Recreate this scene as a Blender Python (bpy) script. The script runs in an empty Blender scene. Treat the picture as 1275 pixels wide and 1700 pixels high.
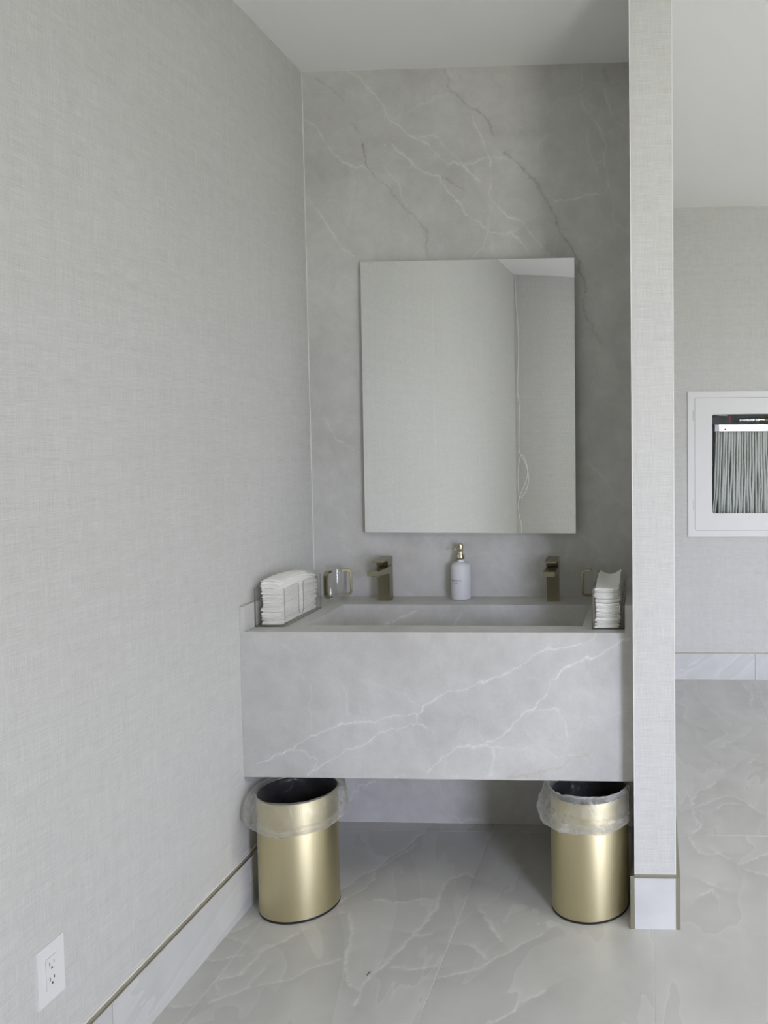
import bpy, bmesh, math, random
import numpy as np
from mathutils import Vector, Matrix

# ------------------------------------------------------------------ camera, world, light
SC = bpy.context.scene
COL = SC.collection
H = 1.4755                      # lens height above the floor
W_PX, H_PX, F_PX = 1275, 1700, 1400.0
PX, PY = 1007.633, 795.612      # principal point (the picture is an off-centre crop)
cam_d = bpy.data.cameras.new('camera')
cam = bpy.data.objects.new('camera', cam_d)
COL.objects.link(cam)
cam_d.sensor_fit = 'VERTICAL'
cam_d.sensor_height = 24.0
cam_d.lens = 24.0 * F_PX / H_PX
cam_d.shift_x = (W_PX / 2 - PX) / H_PX
cam_d.shift_y = (PY - H_PX / 2) / H_PX
cam_d.clip_start = 0.02
R_ = Matrix(((0.998731714, -0.050016350, 0.005773093),
             (0.049675494, 0.997568234, 0.048887260),
             (-0.008204216, -0.048538476, 0.998787619)))   # columns: right, forward, up
right, fwd, up = R_.col[0], R_.col[1], R_.col[2]
M_ = Matrix.Identity(4)
for i in range(3):
    M_[i][0], M_[i][1], M_[i][2] = right[i], up[i], -fwd[i]
M_[2][3] = H
cam.matrix_world = M_
SC.camera = cam

SC.view_settings.view_transform = 'Standard'
SC.view_settings.look = 'None'
SC.view_settings.exposure = 0.17
SC.view_settings.gamma = 1.0
SC.view_settings.use_curve_mapping = False
SC.cycles.max_bounces = 14
SC.cycles.diffuse_bounces = 8
SC.cycles.transparent_max_bounces = 32
SC.cycles.use_denoising = True

SKY = (0.945, 0.97, 1.25)
GROUND = (0.455, 0.45, 0.405)
SKY_STRENGTH = 33.0
world = bpy.data.worlds.new('daylight')
SC.world = world
world.use_nodes = True
wt = world.node_tree
wt.nodes.clear()
w_out = wt.nodes.new('ShaderNodeOutputWorld')
w_bg = wt.nodes.new('ShaderNodeBackground')
w_tc = wt.nodes.new('ShaderNodeTexCoord')
w_sep = wt.nodes.new('ShaderNodeSeparateXYZ')
w_map = wt.nodes.new('ShaderNodeMapRange')
w_mix = wt.nodes.new('ShaderNodeMix')
w_mix.data_type = 'RGBA'
w_map.inputs[1].default_value, w_map.inputs[2].default_value = -0.08, 0.08
wt.links.new(w_tc.outputs['Generated'], w_sep.inputs[0])
wt.links.new(w_sep.outputs[2], w_map.inputs[0])
wt.links.new(w_map.outputs[0], w_mix.inputs[0])
w_mix.inputs[6].default_value = (*GROUND, 1)
w_mix.inputs[7].default_value = (*SKY, 1)
wt.links.new(w_mix.outputs[2], w_bg.inputs[0])
w_bg.inputs[1].default_value = SKY_STRENGTH
wt.links.new(w_bg.outputs[0], w_out.inputs[0])

WX0, WX1, WZ1, WY = 1.70, 2.72, 2.30, -1.25     # the glazed opening behind the camera
pl = bpy.data.lights.new('window_portal', 'AREA')
pl.shape = 'RECTANGLE'
pl.size, pl.size_y = WX1 - WX0, WZ1
pl.cycles.is_portal = True
po = bpy.data.objects.new('window_portal', pl)
COL.objects.link(po)
po.location = ((WX0 + WX1) / 2, WY - 0.10, WZ1 / 2)
po.rotation_euler = (math.pi / 2, 0, 0)

VZ1, VX = 2.0, 3.2                              # unseen narrow glazed opening, added to brighten the far room
UY0, UY1 = 4.45, 4.69
fill_l = bpy.data.lights.new('unseen_fill_light', 'AREA')      # unseen fill light under the ceiling, added to brighten the left wall
fill_l.shape = 'RECTANGLE'
fill_l.size, fill_l.size_y = 1.2, 1.2
fill_l.energy = 39.0
fill_l.color = (0.985, 1.0, 0.925)
fill_o = bpy.data.objects.new('unseen_fill_light', fill_l)
COL.objects.link(fill_o)
fill_o.location = (2.35, 1.15, 2.83)
for y0, y1 in ((UY0, UY1),):
    pl2 = bpy.data.lights.new('window_portal', 'AREA')  # samples the sky through the added opening
    pl2.shape = 'RECTANGLE'
    pl2.size, pl2.size_y = VZ1, y1 - y0
    pl2.cycles.is_portal = True
    po2 = bpy.data.objects.new('window_portal', pl2)
    COL.objects.link(po2)
    po2.location = (VX + 0.09, (y0 + y1) / 2, VZ1 / 2)
    po2.rotation_euler = (0, math.pi / 2, 0)

# ------------------------------------------------------------------ measures of the place
L, D, YF, YC, YW, HC = -1.2824, 3.1446, 2.5507, 2.482, 5.115, 2.8442
CT, CB = 0.8802, 0.418
PXL, PXR = -0.0506, 0.0731
XR = 3.2
random.seed(5)
rng = np.random.default_rng(7)

# ------------------------------------------------------------------ node helpers
class T:
    def __init__(s, name):
        s.m = bpy.data.materials.new(name)
        s.m.use_nodes = True
        s.t = s.m.node_tree
        s.t.nodes.clear()
        s.out = s.t.nodes.new('ShaderNodeOutputMaterial')
    def put(s, sock, v):
        if isinstance(v, bpy.types.NodeSocket):
            s.t.links.new(v, sock)
        else:
            if sock.type == 'RGBA' and len(v) == 3:
                v = (*v, 1)
            sock.default_value = v
    def n(s, typ, ins=None, out=0, **props):
        nd = s.t.nodes.new('ShaderNode' + typ)
        for k, v in props.items():
            setattr(nd, k, v)
        for k, v in (ins or {}).items():
            s.put(nd.inputs[k], v)
        return nd.outputs[out]
    def math(s, op, a, b=0.0, c=None, clamp=False):
        ins = {0: a, 1: b}
        if c is not None:
            ins[2] = c
        return s.n('Math', ins, operation=op, use_clamp=clamp)
    def noise(s, vec, scale, detail=2.0, rough=0.5, dist=0.0):
        return s.n('TexNoise', {'Vector': vec, 'Scale': scale, 'Detail': detail, 'Roughness': rough, 'Distortion': dist})
    def ramp(s, v, lo, hi, a=0.0, b=1.0):
        return s.n('MapRange', {0: v, 1: lo, 2: hi, 3: a, 4: b}, clamp=True)
    def mix(s, f, a, b, blend='MIX'):
        nd = s.t.nodes.new('ShaderNodeMix')
        nd.data_type = 'RGBA'
        nd.blend_type = blend
        s.put(nd.inputs[0], f); s.put(nd.inputs[6], a); s.put(nd.inputs[7], b)
        return nd.outputs[2]
    def attr(s, name):
        return s.n('Attribute', {}, out=2, attribute_name=name)
    def pbr(s, color, rough, metal=0.0, bump=None, bump_d=0.001, bump_s=0.5, **more):
        b = s.t.nodes.new('ShaderNodeBsdfPrincipled')
        s.put(b.inputs['Base Color'], color); s.put(b.inputs['Roughness'], rough); s.put(b.inputs['Metallic'], metal)
        for k, v in more.items():
            s.put(b.inputs[k.replace('_', ' ')], v)
        if bump is not None:
            s.put(b.inputs['Normal'], s.n('Bump', {'Strength': bump_s, 'Distance': bump_d, 'Height': bump}))
        return b.outputs[0]
    def done(s, sh):
        s.t.links.new(sh, s.out.inputs[0])
        return s.m

def simple(name, col, rough, metal=0.0, var=0.06, scale=30.0, bump_d=0.0002, **more):
    t = T(name)
    o = t.n('TexCoord', out=3)
    f = t.noise(o, scale, 3)
    c = t.mix(f, tuple(x * (1 - var) for x in col), tuple(min(1, x * (1 + var)) for x in col))
    return t.done(t.pbr(c, rough, metal, bump=f, bump_d=bump_d, bump_s=0.3, **more))

def make_wallpaper():
    t = T('linen_wallpaper')
    o = t.n('TexCoord', out=3)
    sep = t.t.nodes.new('ShaderNodeSeparateXYZ'); t.put(sep.inputs[0], o)
    u = t.math('ADD', sep.outputs[0], sep.outputs[1]); v = sep.outputs[2]
    def st(a, b, c): return t.n('CombineXYZ', {0: t.math('MULTIPLY', u, a), 1: t.math('MULTIPLY', v, b), 2: c})
    h1 = t.noise(st(16.0, 520.0, 0.0), 1.0, 1.5, 0.6)
    v1 = t.noise(st(520.0, 16.0, 4.0), 1.0, 1.5, 0.6)
    h2 = t.noise(st(2.0, 45.0, 9.0), 1.0, 2.0)
    v2 = t.noise(st(40.0, 1.2, 13.0), 1.0, 2.0)
    fine = t.noise(st(330.0, 330.0, 2.0), 1.0, 1.0)
    big = t.noise(st(1.5, 1.5, 21.0), 1.0, 2.0)
    a = t.math('ADD', t.math('MULTIPLY', h1, 0.9), t.math('MULTIPLY', v1, 0.75))
    b = t.math('ADD', t.math('MULTIPLY', h2, 0.26), t.math('MULTIPLY', v2, 0.20))
    s_ = t.math('ADD', t.math('ADD', a, b), t.math('ADD', t.math('MULTIPLY', fine, 0.62), t.math('MULTIPLY', big, 0.20)))
    f = t.ramp(s_, 1.08, 1.86)
    c = t.mix(f, (0.470, 0.467, 0.444), (0.640, 0.636, 0.612))
    return t.done(t.pbr(c, 0.6, bump=a, bump_d=0.0008, bump_s=0.4, Specular_IOR_Level=0.3))

def make_marble():
    t = T('grey_veined_stone')
    o = t.n('TexCoord', out=3)
    n1 = t.noise(o, 2.2, 5, 0.6, 0.6)
    n2 = t.noise(o, 14.0, 5, 0.65, 0.3)
    n3 = t.noise(o, 160.0, 2, 0.5)
    s_ = t.math('ADD', t.math('ADD', t.math('MULTIPLY', n1, 0.9), t.math('MULTIPLY', n2, 0.6)), t.math('MULTIPLY', n3, 0.22))
    f = t.ramp(s_, 0.64, 1.08)
    base = t.mix(f, (0.455, 0.448, 0.425), (0.595, 0.588, 0.565))
    # hairline crackle that comes and goes
    w = t.n('VectorMath', {0: o, 1: t.n('VectorMath', {0: t.n('TexNoise', {'Vector': o, 'Scale': 5.0, 'Detail': 4.0}, out=1), 1: (0.28, 0.28, 0.28)}, operation='MULTIPLY')}, operation='ADD')
    vo = t.n('TexVoronoi', {'Vector': w, 'Scale': 3.4}, feature='DISTANCE_TO_EDGE')
    hair = t.math('MULTIPLY', t.ramp(vo, 0.0, 0.016, 1.0, 0.0), t.ramp(t.noise(o, 2.6, 2), 0.50, 0.66, 0.0, 0.30))
    vein = t.math('MAXIMUM', t.attr('vein'), hair)
    rag = t.ramp(t.noise(o, 90.0, 5, 0.75), 0.36, 0.60, 0.20, 1.0)
    c = t.mix(t.math('MULTIPLY', t.math('MULTIPLY', vein, rag), 0.62, clamp=True), base, (0.80, 0.79, 0.77))
    c = t.mix(t.math('MULTIPLY', t.math('MULTIPLY', t.attr('dark'), rag), 0.75, clamp=True), c, (0.22, 0.22, 0.175))
    c = t.mix(t.math('MULTIPLY', t.math('MULTIPLY', t.attr('brown'), rag), 0.8, clamp=True), c, (0.42, 0.37, 0.29))
    return t.done(t.pbr(c, 0.42, bump=n3, bump_d=0.0001, bump_s=0.2, Specular_IOR_Level=0.4))

def make_floor(name, lo, hi, rough):
    t = T(name)
    o0 = t.n('TexCoord', out=3)
    rnd = t.n('ObjectInfo', out=5)
    o = t.n('VectorMath', {0: o0, 1: t.n('CombineXYZ', {0: t.math('MULTIPLY', rnd, 17.0), 1: t.math('MULTIPLY', rnd, 31.0), 2: 0.0})}, operation='ADD')
    sk = t.n('Mapping', {'Vector': o, 'Rotation': (0, 0, 0.75), 'Scale': (1.0, 0.42, 1.0)})
    n1 = t.noise(sk, 1.7, 4, 0.55, 0.9)
    saw = t.math('FRACT', t.math('MULTIPLY', n1, 6.0))
    step = t.math('POWER', saw, 1.6)
    edge = t.math('MULTIPLY', t.ramp(saw, 0.90, 1.0), t.ramp(t.noise(o, 3.0, 3), 0.46, 0.66))
    n2 = t.noise(o, 9.0, 5, 0.6)
    s_ = t.math('ADD', t.math('MULTIPLY', step, 0.22), t.math('ADD', t.math('MULTIPLY', n1, 0.5), t.math('MULTIPLY', n2, 0.5)))
    f = t.ramp(s_, 0.28, 0.98)
    c = t.mix(f, lo, hi)
    c = t.mix(t.math('MULTIPLY', edge, 0.22), c, tuple(x * 1.28 for x in hi))
    c = t.mix(t.math('MULTIPLY', t.attr('band'), 0.60, clamp=True), c, tuple(x * 0.74 for x in lo))
    rag = t.ramp(t.noise(o0, 60.0, 4, 0.7), 0.33, 0.62, 0.3, 1.0)
    c = t.mix(t.math('MULTIPLY', t.math('MULTIPLY', t.attr('vein'), rag), 0.62, clamp=True), c, tuple(min(1, x * 1.30) for x in hi))
    fine = t.noise(o0, 300.0, 2)
    return t.done(t.pbr(c, rough, bump=fine, bump_d=0.00008, bump_s=0.2, Specular_IOR_Level=0.35))

def make_brushed(name, col, rough, aniso_scale=(900.0, 900.0, 4.0), lo=0.85):
    t = T(name)
    o = t.n('TexCoord', out=3)
    m = t.n('Mapping', {'Vector': o, 'Scale': aniso_scale})
    n = t.noise(m, 1.0, 2, 0.6)
    g = t.noise(o, 500.0, 2)
    c = t.mix(t.math('MULTIPLY', t.math('ADD', n, g), 0.5), tuple(x * lo for x in col), tuple(min(1, x * 1.08) for x in col))
    return t.done(t.pbr(c, t.ramp(g, 0.3, 0.7, rough * 0.9, rough * 1.1), 1.0, bump=g, bump_d=0.00004, bump_s=0.25))

def make_clear(name, tint, gloss, k, rough=0.03):
    t = T(name)
    o = t.n('TexCoord', out=3)
    sm = t.ramp(t.noise(o, 40.0, 3), 0.3, 0.75, 1.0, 0.97)
    tr = t.n('BsdfTransparent', {0: t.mix(sm, tuple(x * 0.93 for x in tint), tint)})
    gl = t.n('BsdfGlossy', {'Color': gloss, 'Roughness': rough})
    fr = t.math('MULTIPLY', t.math('ADD', t.math('MULTIPLY', t.math('POWER', t.n('LayerWeight', {'Blend': 0.5}, out=1), 4.5), 0.8), 0.035), k, clamp=True)
    return t.done(t.n('MixShader', {0: fr, 1: tr, 2: gl}))

def make_film(name, base, tint, white):
    t = T(name)
    o = t.n('TexCoord', out=3)
    n1 = t.noise(o, 34.0, 4, 0.65, 1.6)
    n2 = t.noise(o, 13.0, 3, 0.6, 0.8)
    nrm = t.n('Bump', {'Strength': 0.8, 'Distance': 0.006, 'Height': n1})
    tr = t.n('BsdfTransparent', {0: tint})
    df = t.n('BsdfDiffuse', {'Color': (white, white, white * 0.985), 'Normal': nrm})
    tl = t.n('BsdfTranslucent', {'Color': (white, white, white * 0.985), 'Normal': nrm})
    gl = t.n('BsdfGlossy', {'Color': (1, 1, 1), 'Roughness': 0.20, 'Normal': nrm})
    a = t.n('MixShader', {0: 0.5, 1: df, 2: tl})
    face = t.math('POWER', t.n('LayerWeight', {'Blend': 0.5}, out=1), 2.5)
    fac = t.math('ADD', t.math('MULTIPLY', face, 0.45), t.ramp(n2, 0.40, 0.68, base * 0.5, base * 1.7), clamp=True)
    b = t.n('MixShader', {0: fac, 1: tr, 2: a})
    fr = t.math('ADD', t.math('MULTIPLY', t.math('POWER', t.n('LayerWeight', {'Blend': 0.5, 'Normal': nrm}, out=1), 4.0), 0.5), 0.05, clamp=True)
    return t.done(t.n('MixShader', {0: fr, 1: b, 2: gl}))

WALLPAPER = make_wallpaper()
MARBLE = make_marble()
TILE = make_floor('onyx_floor_tile', (0.445, 0.44, 0.412), (0.59, 0.585, 0.555), 0.36)
BASETILE = make_floor('onyx_base_tile', (0.50, 0.50, 0.49), (0.66, 0.66, 0.65), 0.32)
GROUT = simple('pale_grout', (0.78, 0.77, 0.74), 0.9)
PAINT = simple('white_ceiling_paint', (0.85, 0.845, 0.83), 0.9, var=0.015, scale=2.0)
CAULK = simple('white_caulk', (0.72, 0.71, 0.69), 0.6)
GOLD = make_brushed('brushed_champagne_gold', (0.62, 0.555, 0.345), 0.46)
TRIM = make_brushed('olive_gold_trim', (0.46, 0.44, 0.34), 0.38)
BRONZE = make_brushed('dark_olive_brass', (0.34, 0.315, 0.215), 0.30)
BRASS = make_brushed('polished_brass', (0.50, 0.45, 0.29), 0.22)
PUMP = make_brushed('pale_gold_pump', (0.76, 0.71, 0.52), 0.22)
STEEL = make_brushed('bright_steel', (0.90, 0.90, 0.90), 0.16, lo=0.95)
DARKSTEEL = simple('dark_grey_steel', (0.10, 0.10, 0.11), 0.5)
RED = simple('red_enamel', (0.25, 0.03, 0.035), 0.4)
BLACK = simple('black_plastic', (0.012, 0.012, 0.014), 0.42)
WHITE = simple('white_enamel', (0.70, 0.70, 0.69), 0.45, var=0.01)
PLASTIC = simple('white_plastic', (0.72, 0.72, 0.715), 0.35, var=0.01)
GROOVE = simple('shadow_gap', (0.05, 0.05, 0.05), 0.8)
BOTTLE = simple('matt_white_ceramic', (0.66, 0.66, 0.68), 0.5, var=0.01)
INK = simple('black_ink', (0.03, 0.03, 0.03), 0.6)
PAPER = simple('white_tissue', (0.84, 0.83, 0.80), 0.95, var=0.04, scale=160.0, bump_d=0.0006)
HOSE = simple('grey_white_hose_canvas', (0.72, 0.73, 0.70), 0.9, var=0.08, scale=120.0)
CABLE = simple('white_cable', (0.85, 0.85, 0.84), 0.5)
ALU = simple('grey_aluminium', (0.35, 0.35, 0.36), 0.4, 0.8)
ACRYLIC = make_clear('clear_acrylic', (0.99, 0.99, 0.985), (1, 1, 1), 0.8)
ACRYLIC_EDGE = make_clear('acrylic_edge', (0.60, 0.595, 0.58), (0.9, 0.9, 0.9), 1.2)
CUPCLEAR = make_clear('cup_acrylic', (0.975, 0.975, 0.97), (1, 1, 1), 1.0)
PANE = make_clear('window_glass', (0.93, 0.94, 0.94), (1, 1, 1), 0.9, 0.0)
FILM = make_film('clear_liner_film', 0.15, (0.97, 0.97, 0.965), 0.90)
FILM_IN = make_film('clear_inner_film', 0.035, (0.97, 0.97, 0.965), 0.7)
FILM2 = make_film('milky_liner_film', 0.26, (0.96, 0.96, 0.955), 0.92)
mt = T('silvered_mirror')
MIRROR = mt.done(mt.n('BsdfGlossy', {'Color': (0.90, 0.91, 0.895), 'Roughness': 0.0}))

# ------------------------------------------------------------------ mesh helpers
def tagit(o, label=None, cat=None, group=None, kind=None):
    if label: o['label'] = label
    if cat: o['category'] = cat
    if group: o['group'] = group
    if kind: o['kind'] = kind
    return o

def thing(name, loc, label, cat, group=None):
    o = bpy.data.objects.new(name, None)
    o.empty_display_size = 0.05
    COL.objects.link(o)
    o.location = loc
    return tagit(o, label, cat, group)

def wloc(o):
    p = Vector((0, 0, 0))
    while o is not None:
        p += Vector(o.location); o = o.parent
    return p

def link(name, me, mats, parent=None):
    for m in (mats if isinstance(mats, (list, tuple)) else [mats]):
        me.materials.append(m)
    me.name = name
    o = bpy.data.objects.new(name, me)
    COL.objects.link(o)
    if parent is not None:
        me.transform(Matrix.Translation(-wloc(parent)))
        o.parent = parent
    return o

def obj(name, bm, mats, parent=None, bevel=0.0, seg=2, smooth=False, sharp=35):
    if bevel > 0:
        es = [e for e in bm.edges if len(e.link_faces) == 2 and e.calc_face_angle(0) > math.radians(30)]
        bmesh.ops.bevel(bm, geom=es, offset=bevel, segments=seg, profile=0.5, affect='EDGES', clamp_overlap=True)
    bmesh.ops.recalc_face_normals(bm, faces=bm.faces[:])
    if smooth:
        for f in bm.faces: f.smooth = True
        for e in bm.edges:
            if len(e.link_faces) == 2 and e.calc_face_angle(0) > math.radians(sharp):
                e.smooth = False
    me = bpy.data.meshes.new(name)
    bm.to_mesh(me); bm.free()
    return link(name, me, mats, parent)

def box(bm, x0, x1, y0, y1, z0, z1, mi=0):
    vs = [bm.verts.new(p) for p in ((x0, y0, z0), (x1, y0, z0), (x1, y1, z0), (x0, y1, z0), (x0, y0, z1), (x1, y0, z1), (x1, y1, z1), (x0, y1, z1))]
    for q in ((0, 3, 2, 1), (4, 5, 6, 7), (0, 1, 5, 4), (1, 2, 6, 5), (2, 3, 7, 6), (3, 0, 4, 7)):
        f = bm.faces.new([vs[i] for i in q]); f.material_index = mi
    return vs

def B(*a, **k):
    bm = bmesh.new(); box(bm, *a, **k); return bm

def prism(bm, pts, axis, a0, a1, mi=0, mi_side=None):
    """extrude a polygon; axis 'x': pts are (y,z); 'y': (x,z); 'z': (x,y)"""
    def P(p, a):
        return {'x': (a, p[0], p[1]), 'y': (p[0], a, p[1]), 'z': (p[0], p[1], a)}[axis]
    A_ = [bm.verts.new(P(p, a0)) for p in pts]; C_ = [bm.verts.new(P(p, a1)) for p in pts]
    n = len(pts)
    f = bm.faces.new(A_); f.material_index = mi
    f = bm.faces.new(C_[::-1]); f.material_index = mi
    for i in range(n):
        f = bm.faces.new([A_[i], C_[i], C_[(i + 1) % n], A_[(i + 1) % n]]); f.material_index = mi if mi_side is None else mi_side

def lathe(bm, prof, c, seg=48, close=False, mi=0):
    rings = []
    for r, z in prof:
        if r < 1e-6: rings.append([bm.verts.new((c[0], c[1], z))])
        else: rings.append([bm.verts.new((c[0] + r * math.cos(2 * math.pi * k / seg), c[1] + r * math.sin(2 * math.pi * k / seg), z)) for k in range(seg)])
    for a, b in zip(rings, rings[1:]):
        for k in range(seg):
            k2 = (k + 1) % seg
            if len(a) == 1 and len(b) == 1: continue
            if len(a) == 1: f = bm.faces.new([a[0], b[k], b[k2]])
            elif len(b) == 1: f = bm.faces.new([a[k], a[k2], b[0]])
            else: f = bm.faces.new([a[k], a[k2], b[k2], b[k]])
            f.material_index = mi

def tube(bm, pts, w, h=None, seg=10, square=False, refx=None):
    """sweep a round (or rounded-rectangular w x h) section along pts"""
    pts = [Vector(p) for p in pts]
    h = h or w
    rings = []
    prev = None
    for i, p in enumerate(pts):
        d = (pts[min(i + 1, len(pts) - 1)] - pts[max(i - 1, 0)]).normalized()
        if refx is not None: a = (refx - d * refx.dot(d)).normalized()
        elif prev is None:
            a = Vector((0, 0, 1)) if abs(d.z) < 0.9 else Vector((1, 0, 0))
            a = (a - d * a.dot(d)).normalized()
        else: a = (prev - d * prev.dot(d)).normalized()
        prev = a
        b = d.cross(a)
        ring = []
        if square:
            q = 0.28
            for sx, sy in ((1, 1 - q), (1 - q, 1), (-1 + q, 1), (-1, 1 - q), (-1, -1 + q), (-1 + q, -1), (1 - q, -1), (1, -1 + q)):
                ring.append(bm.verts.new(p + a * (sx * w / 2) + b * (sy * h / 2)))
        else:
            for k in range(seg):
                t_ = 2 * math.pi * k / seg
                ring.append(bm.verts.new(p + a * (math.cos(t_) * w / 2) + b * (math.sin(t_) * h / 2)))
        rings.append(ring)
    for a, b in zip(rings, rings[1:]):
        for k in range(len(a)):
            k2 = (k + 1) % len(a)
            bm.faces.new([a[k], a[k2], b[k2], b[k]])
    bm.faces.new(rings[0][::-1]); bm.faces.new(rings[-1])

# --- veins: each is a polyline in the metres of its own stone face, written to vertex attributes
def wob(u, v, amp, f, seed):
    r = np.random.default_rng(seed)
    o = np.zeros_like(u)
    for k in range(5):
        a = r.uniform(0, 2 * math.pi); fr = f * (1.0 + 0.9 * k); p = r.uniform(0, 6.28)
        o += amp / (1 + 0.8 * k) * np.sin((u * math.cos(a) + v * math.sin(a)) * fr + p)
    return o

def vein_field(u, v, lines, width, halo=0.22, jit=0.004, seed=1, band=0.0):
    uu = u + wob(u, v, jit, 55.0, seed); vv = v + wob(u, v, jit, 55.0, seed + 50)
    wmod = np.clip(1.0 + wob(u, v, 0.5, 30.0, seed + 90), 0.35, 2.2)
    out = np.zeros_like(u); bnd = np.zeros_like(u)
    for pts, s in lines:
        best = np.full_like(u, 9.0); side = np.zeros_like(u)
        m = max(0.03, band * 3)
        xs = [p[0] for p in pts]; ys = [p[1] for p in pts]
        idx = np.nonzero((uu > min(xs) - m) & (uu < max(xs) + m) & (vv > min(ys) - m) & (vv < max(ys) + m))[0]
        if len(idx) == 0: continue
        a, b = uu[idx], vv[idx]
        bb = best[idx]; sd = side[idx]
        for (x0, y0), (x1, y1) in zip(pts, pts[1:]):
            dx, dy = x1 - x0, y1 - y0
            l2 = dx * dx + dy * dy + 1e-12
            t = np.clip(((a - x0) * dx + (b - y0) * dy) / l2, 0, 1)
            d = np.hypot(a - x0 - t * dx, b - y0 - t * dy)
            q = d < bb
            bb = np.where(q, d, bb)
            sd = np.where(q, np.sign(dx * (b - y0) - dy * (a - x0)), sd)
        w_ = width * wmod[idx]
        out[idx] = np.maximum(out[idx], s * (np.exp(-(bb / w_) ** 2) + halo * np.exp(-(bb / (4.5 * w_)) ** 2)))
        if band > 0: bnd[idx] = np.maximum(bnd[idx], s * np.where(sd < 0, np.exp(-bb / band), 0) * (bb < band * 2.9))
    return out, bnd

def slab(name, o, du, dv, nu, nv, thick, mats, parent, fields):
    """a stone slab: face o + u*du + v*dv as a fine grid, with its thickness behind; fields(u, v) gives attributes"""
    o, du, dv = (np.array(q, float) for q in (o, du, dv))
    n = np.cross(du, dv); n /= np.linalg.norm(n)
    U, V = np.meshgrid(np.linspace(0, 1, nu + 1), np.linspace(0, 1, nv + 1))
    U = U.ravel(); V = V.ravel()
    P = o + U[:, None] * du + V[:, None] * dv
    back = np.array([o, o + du, o + du + dv, o + dv]) - n * thick
    co = np.vstack([P, back])
    g = (np.arange(nv)[:, None] * (nu + 1) + np.arange(nu)[None, :]).ravel()
    quads = np.stack([g, g + 1, g + nu + 2, g + nu + 1], 1)
    N = len(P)
    c = [0, nu, (nu + 1) * (nv + 1) - 1, (nu + 1) * nv]
    ex = [[c[1], c[0], N, N + 1], [c[2], c[1], N + 1, N + 2], [c[3], c[2], N + 2, N + 3], [c[0], c[3], N + 3, N], [N + 3, N + 2, N + 1, N]]
    quads = np.vstack([quads, np.array(ex)])
    me = bpy.data.meshes.new(name)
    me.vertices.add(len(co)); me.vertices.foreach_set('co', co.ravel())
    me.loops.add(quads.size); me.loops.foreach_set('vertex_index', quads.ravel().astype(np.int32))
    me.polygons.add(len(quads))
    me.polygons.foreach_set('loop_start', (np.arange(len(quads)) * 4).astype(np.int32))
    me.update(calc_edges=True)
    for k, val in fields(P).items():
        at = me.attributes.new(k, 'FLOAT', 'POINT')
        at.data.foreach_set('value', np.concatenate([val, np.zeros(4)]).astype(np.float32))
    return link(name, me, mats, parent)

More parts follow.
